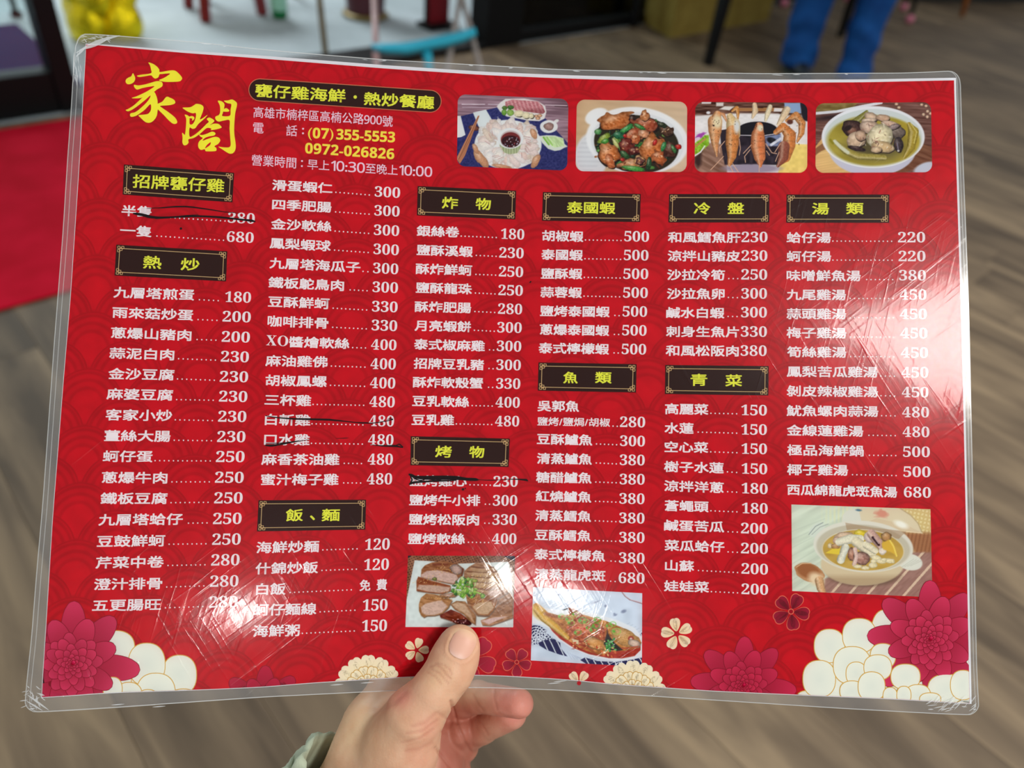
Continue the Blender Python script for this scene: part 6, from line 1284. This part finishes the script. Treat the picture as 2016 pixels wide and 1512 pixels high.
f.poly([(705, 385), (800, 400), (880, 455), (960, 525), (860, 520), (715, 500)], (150, 72, 40), 10); m = f.lump(1010, 800, 330, 240, (196, 96, 48), 22, edge=.15, hi=.15, tex=36, ts=40); f.tex(m, 34, 34, 20, 40, 4); f.lump(1150, 980, 200, 100, (226, 160, 80), 20, hi=.3); f.poly([(760, 900), (880, 930), (870, 1000), (780, 960)], (236, 220, 180), 14); f.line([(880, 880), (900, 1000), (1100, 1100), (1180, 1180)], 26, (170, 60, 30), 20, .8)
f.lump(1640, 880, 240, 140, (212, 160, 92), 28, edge=.25, hi=.25, tex=22); f.e(1740, 900, 50, 44, (170, 70, 50), 0, 14); f.e(1740, 905, 22, 20, (230, 200, 190), 0, 10); f.lump(1800, 980, 110, 66, (232, 204, 184), 18, hi=.3); f.line([(1560, 1060), (1700, 1060), (1860, 1030)], 20, (190, 80, 50), 16); f.poly([(1350, 780), (1385, 860), (1480, 980), (1610, 1090), (1480, 1110), (1350, 1070), (1290, 990), (1320, 890)], (26, 18, 18), 14); f.line([(1340, 690), (1350, 800), (1320, 900)], 14, (90, 40, 30), 10)
for k in range(26): f.lump(1380 + rnd.gauss(0, 42), 1010 + rnd.gauss(0, 52), 26, 18, rnd.choice([(40, 170, 60), (90, 200, 90), (20, 110, 40)]), rnd.uniform(0, 180))
for k in range(60): f.e(rnd.uniform(700, 1320), rnd.uniform(620, 1080), rnd.uniform(8, 26), rnd.uniform(5, 12), rnd.choice([(216, 60, 34), (240, 170, 110), (150, 40, 20), (250, 210, 150)]), rnd.uniform(0, 180), 9)
for k in range(14): f.e(rnd.uniform(1240, 1500), rnd.uniform(1050, 1200), 26, 12, rnd.choice([(240, 200, 130), (226, 120, 60)]), rnd.uniform(0, 90), 9)
for cx, cy, r in ((590, 535, 60), (720, 580, 70), (750, 640, 66), (820, 500, 60), (940, 600, 76), (1000, 620, 60), (1180, 590, 66), (1120, 760, 70), (1160, 690, 70), (1380, 690, 60), (1440, 660, 60), (1500, 780, 80), (860, 800, 66), (1040, 720, 50)):
    rr_ = np.hypot((f.X - cx), (f.Y - cy) * 1.35) / r; f.mix(np.clip(1 - np.abs(rr_ - .85) / .22, 0, 1) * .9, rnd.choice([(120, 204, 58), (80, 176, 50), (166, 206, 90)]))
    f.e(cx - r * .5, cy, r * .35, r * .22, (96, 190, 50), 30, 10)
f.build('photo of a braised fish with scallion rings')
# 7 soup in an earthen pot with lid
f = Photo('claypot', 1550, 985, 6.834, (55, 56), (1926, 120), (1952, 1304), (66, 1220), 0, (218, 228, 210)); f.tex(1 + 0 * f.X, 12, 300, 40, -28, 0)
for k in range(9): f.line([(60, 420 + k * 110), (500 + k * 30, 250 + k * 70)], 10, (196, 206, 190), 18, .6)
m = np.clip((f.X - 420) / 200, 0, 1) * np.clip((330 - f.Y) / 80, 0, 1); f.mix(m * .5 * (np.sin(f.X / 9) > 0), (236, 236, 190))
m = f.poly([(1480, 100), (1960, 110), (1960, 740), (1700, 720), (1600, 450)], (236, 222, 170), 40); f.mix(m * ((np.sin((f.X + f.Y * .2) / 8.5) > .1) | (np.sin((f.Y - f.X * .2) / 8.5) > .1)) * .5, (206, 176, 104))
m = f.poly([(1560, 430), (1960, 440), (1960, 760), (1720, 720)], (176, 122, 82), 60); f.mix(m * (np.sin((f.X + f.Y * .2) / 8.5) > .2) * .4, (130, 80, 50))
m = f.poly([(500, 1060), (700, 960), (1700, 700), (1960, 700), (1960, 1320), (480, 1240)], (168, 128, 116), 30); f.tex(m, 10, 80, 20, -40, 1)
for k in range(7):
    x0 = 560 + k * 250; L0 = np.array([x0, 1290.]); dirv = np.array([.66, -.75])
    for j in range(9): a = L0 + dirv * j * 92; b = a + dirv * 66; f.mix(f.line([a, b], 34, None, 8) * m, (232, 206, 178))
f.poly([(735, 292), (745, 200), (800, 140), (1000, 105), (1300, 96), (1520, 110), (1660, 200), (1760, 310), (1815, 440), (1500, 410), (1150, 360)], (228, 216, 186), 16); f.mix(f.poly([(735, 292), (745, 200), (800, 140), (960, 110), (1000, 300)]) * .6, (226, 236, 236)); f.mix(f.poly([(1000, 330), (1200, 240), (1600, 330), (1815, 440), (1500, 410), (1150, 360)]) * .35, (214, 186, 150)); f.line([(1520, 110), (1660, 200), (1760, 310), (1815, 440)], 12, (190, 170, 130), 14); f.line([(770, 292), (1150, 362), (1500, 412), (1815, 440)], 12, (244, 226, 190), 8); f.e(1530, 325, 96, 42, (250, 250, 240), 22, 34); f.e(1270, 185, 90, 50, (222, 156, 134), 10, 34, .3); f.e(960, 132, 40, 14, (84, 124, 146), 5, 12)
f.e(1040, 1010, 430, 140, (104, 80, 62), 0, 70); f.e(1010, 860, 560, 285, (222, 206, 172), 0, 16); f.mix(f.e(1010, 900, 540, 240)[0] * np.clip((f.Y - 980) / 160, 0, .5), (170, 140, 104))
f.e(1650, 830, 170, 110, (232, 234, 222), 12, 14)
for k in range(4): f.line([(1540 + k * 40, 900 - k * 6), (1700 + k * 34, 790 + k * 8)], 8, (190, 190, 176), 12, .6)
f.e(400, 400, 120, 84, (222, 230, 218), -40, 16); f.line([(290, 460), (380, 350), (480, 300)], 10, (150, 160, 156), 10); f.line([(330, 460), (440, 360), (550, 320)], 8, (170, 178, 172), 10)
f.e(1022, 622, 672, 346, (232, 230, 218), 4, 12); f.e(1022, 640, 632, 312, (206, 200, 180), 4, 16); f.mix(f.poly([(780, 300), (1150, 365), (1600, 420), (1500, 520), (800, 400)]) * .5, (166, 130, 96)); m = f.e(1020, 672, 548, 274, (202, 168, 80), 3, 14)[0]; f.tex(m, 14, 140, 60, 0, 1); f.mix(f.e(1020, 672, 556, 282, None, 3)[0] - m, (240, 236, 222))
f.lump(1330, 490, 70, 66, (206, 156, 100), 0)
for a in ((760, 480, 130, 54, -8, (222, 190, 160)), (670, 540, 60, 50, 0, (214, 180, 160)), (980, 445, 84, 48, 10, (238, 214, 56)), (575, 610, 34, 34, 0, (240, 222, 180)), (650, 620, 60, 40, 0, (196, 150, 100))): f.lump(*a[:4], a[5], a[4], edge=.3)
f.tubes([(700, 560), (850, 520), (980, 520)], [110, 130, 110], (238, 236, 214), .25); f.tubes([(780, 640), (740, 740), (720, 800)], [110, 100, 110], (234, 236, 222), .3); f.poly([(510, 710), (610, 650), (710, 650), (700, 730)], (236, 212, 70), 14); f.tubes([(930, 560), (1060, 660), (1150, 740)], [140, 130, 90], (238, 230, 200), .3); f.tubes([(1060, 600), (1180, 680)], [100, 90], (240, 234, 206), .25)
f.lump(1110, 490, 80, 80, (232, 214, 208), 20, edge=.25); f.tubes([(1130, 450), (1220, 560), (1250, 650)], [120, 120, 50], (216, 178, 166)); f.line([(1150, 500), (1230, 600)], 34, (60, 30, 36), 14); f.line([(1170, 500), (1230, 580)], 10, (220, 190, 190), 8); f.lump(1280, 685, 54, 46, (242, 232, 224), 0, edge=.2)
f.poly([(1270, 580), (1360, 530), (1420, 570), (1480, 750), (1380, 690), (1290, 660)], (226, 188, 70), 18); f.line([(1380, 540), (1430, 620), (1470, 750)], 20, (248, 226, 110), 12)
f.lump(870, 730, 60, 90, (196, 140, 116), -10); f.lump(1000, 780, 110, 90, (190, 142, 128), 20, tex=26, ts=24); f.tubes([(910, 660), (930, 760), (900, 860)], [60, 50, 60], (232, 200, 190), .2)
for a in ((1200, 780, 84, 40, 20), (1380, 815, 70, 34, 8), (1260, 820, 70, 30, 10), (1150, 870, 60, 40, 0), (1300, 800, 40, 26, 0), (1160, 820, 40, 26, 0), (1050, 910, 60, 26, 0), (950, 890, 60, 22, 0)): f.lump(*a[:4], (246, 236, 196), a[4], edge=.22)
f.lump(300, 970, 195, 128, (214, 160, 112), 18, edge=.1, hi=.2, tex=8); f.e(285, 950, 165, 98, (168, 106, 62), 18, 30); f.e(390, 1060, 110, 80, (242, 220, 184), 30, 60); f.tubes([(430, 1080), (450, 1180), (480, 1250)], [120, 110, 90], (226, 180, 130), .3); f.line([(120, 900), (200, 850), (320, 845)], 9, (238, 202, 160), 8)
f.build('photo of a clay pot soup with its lid')
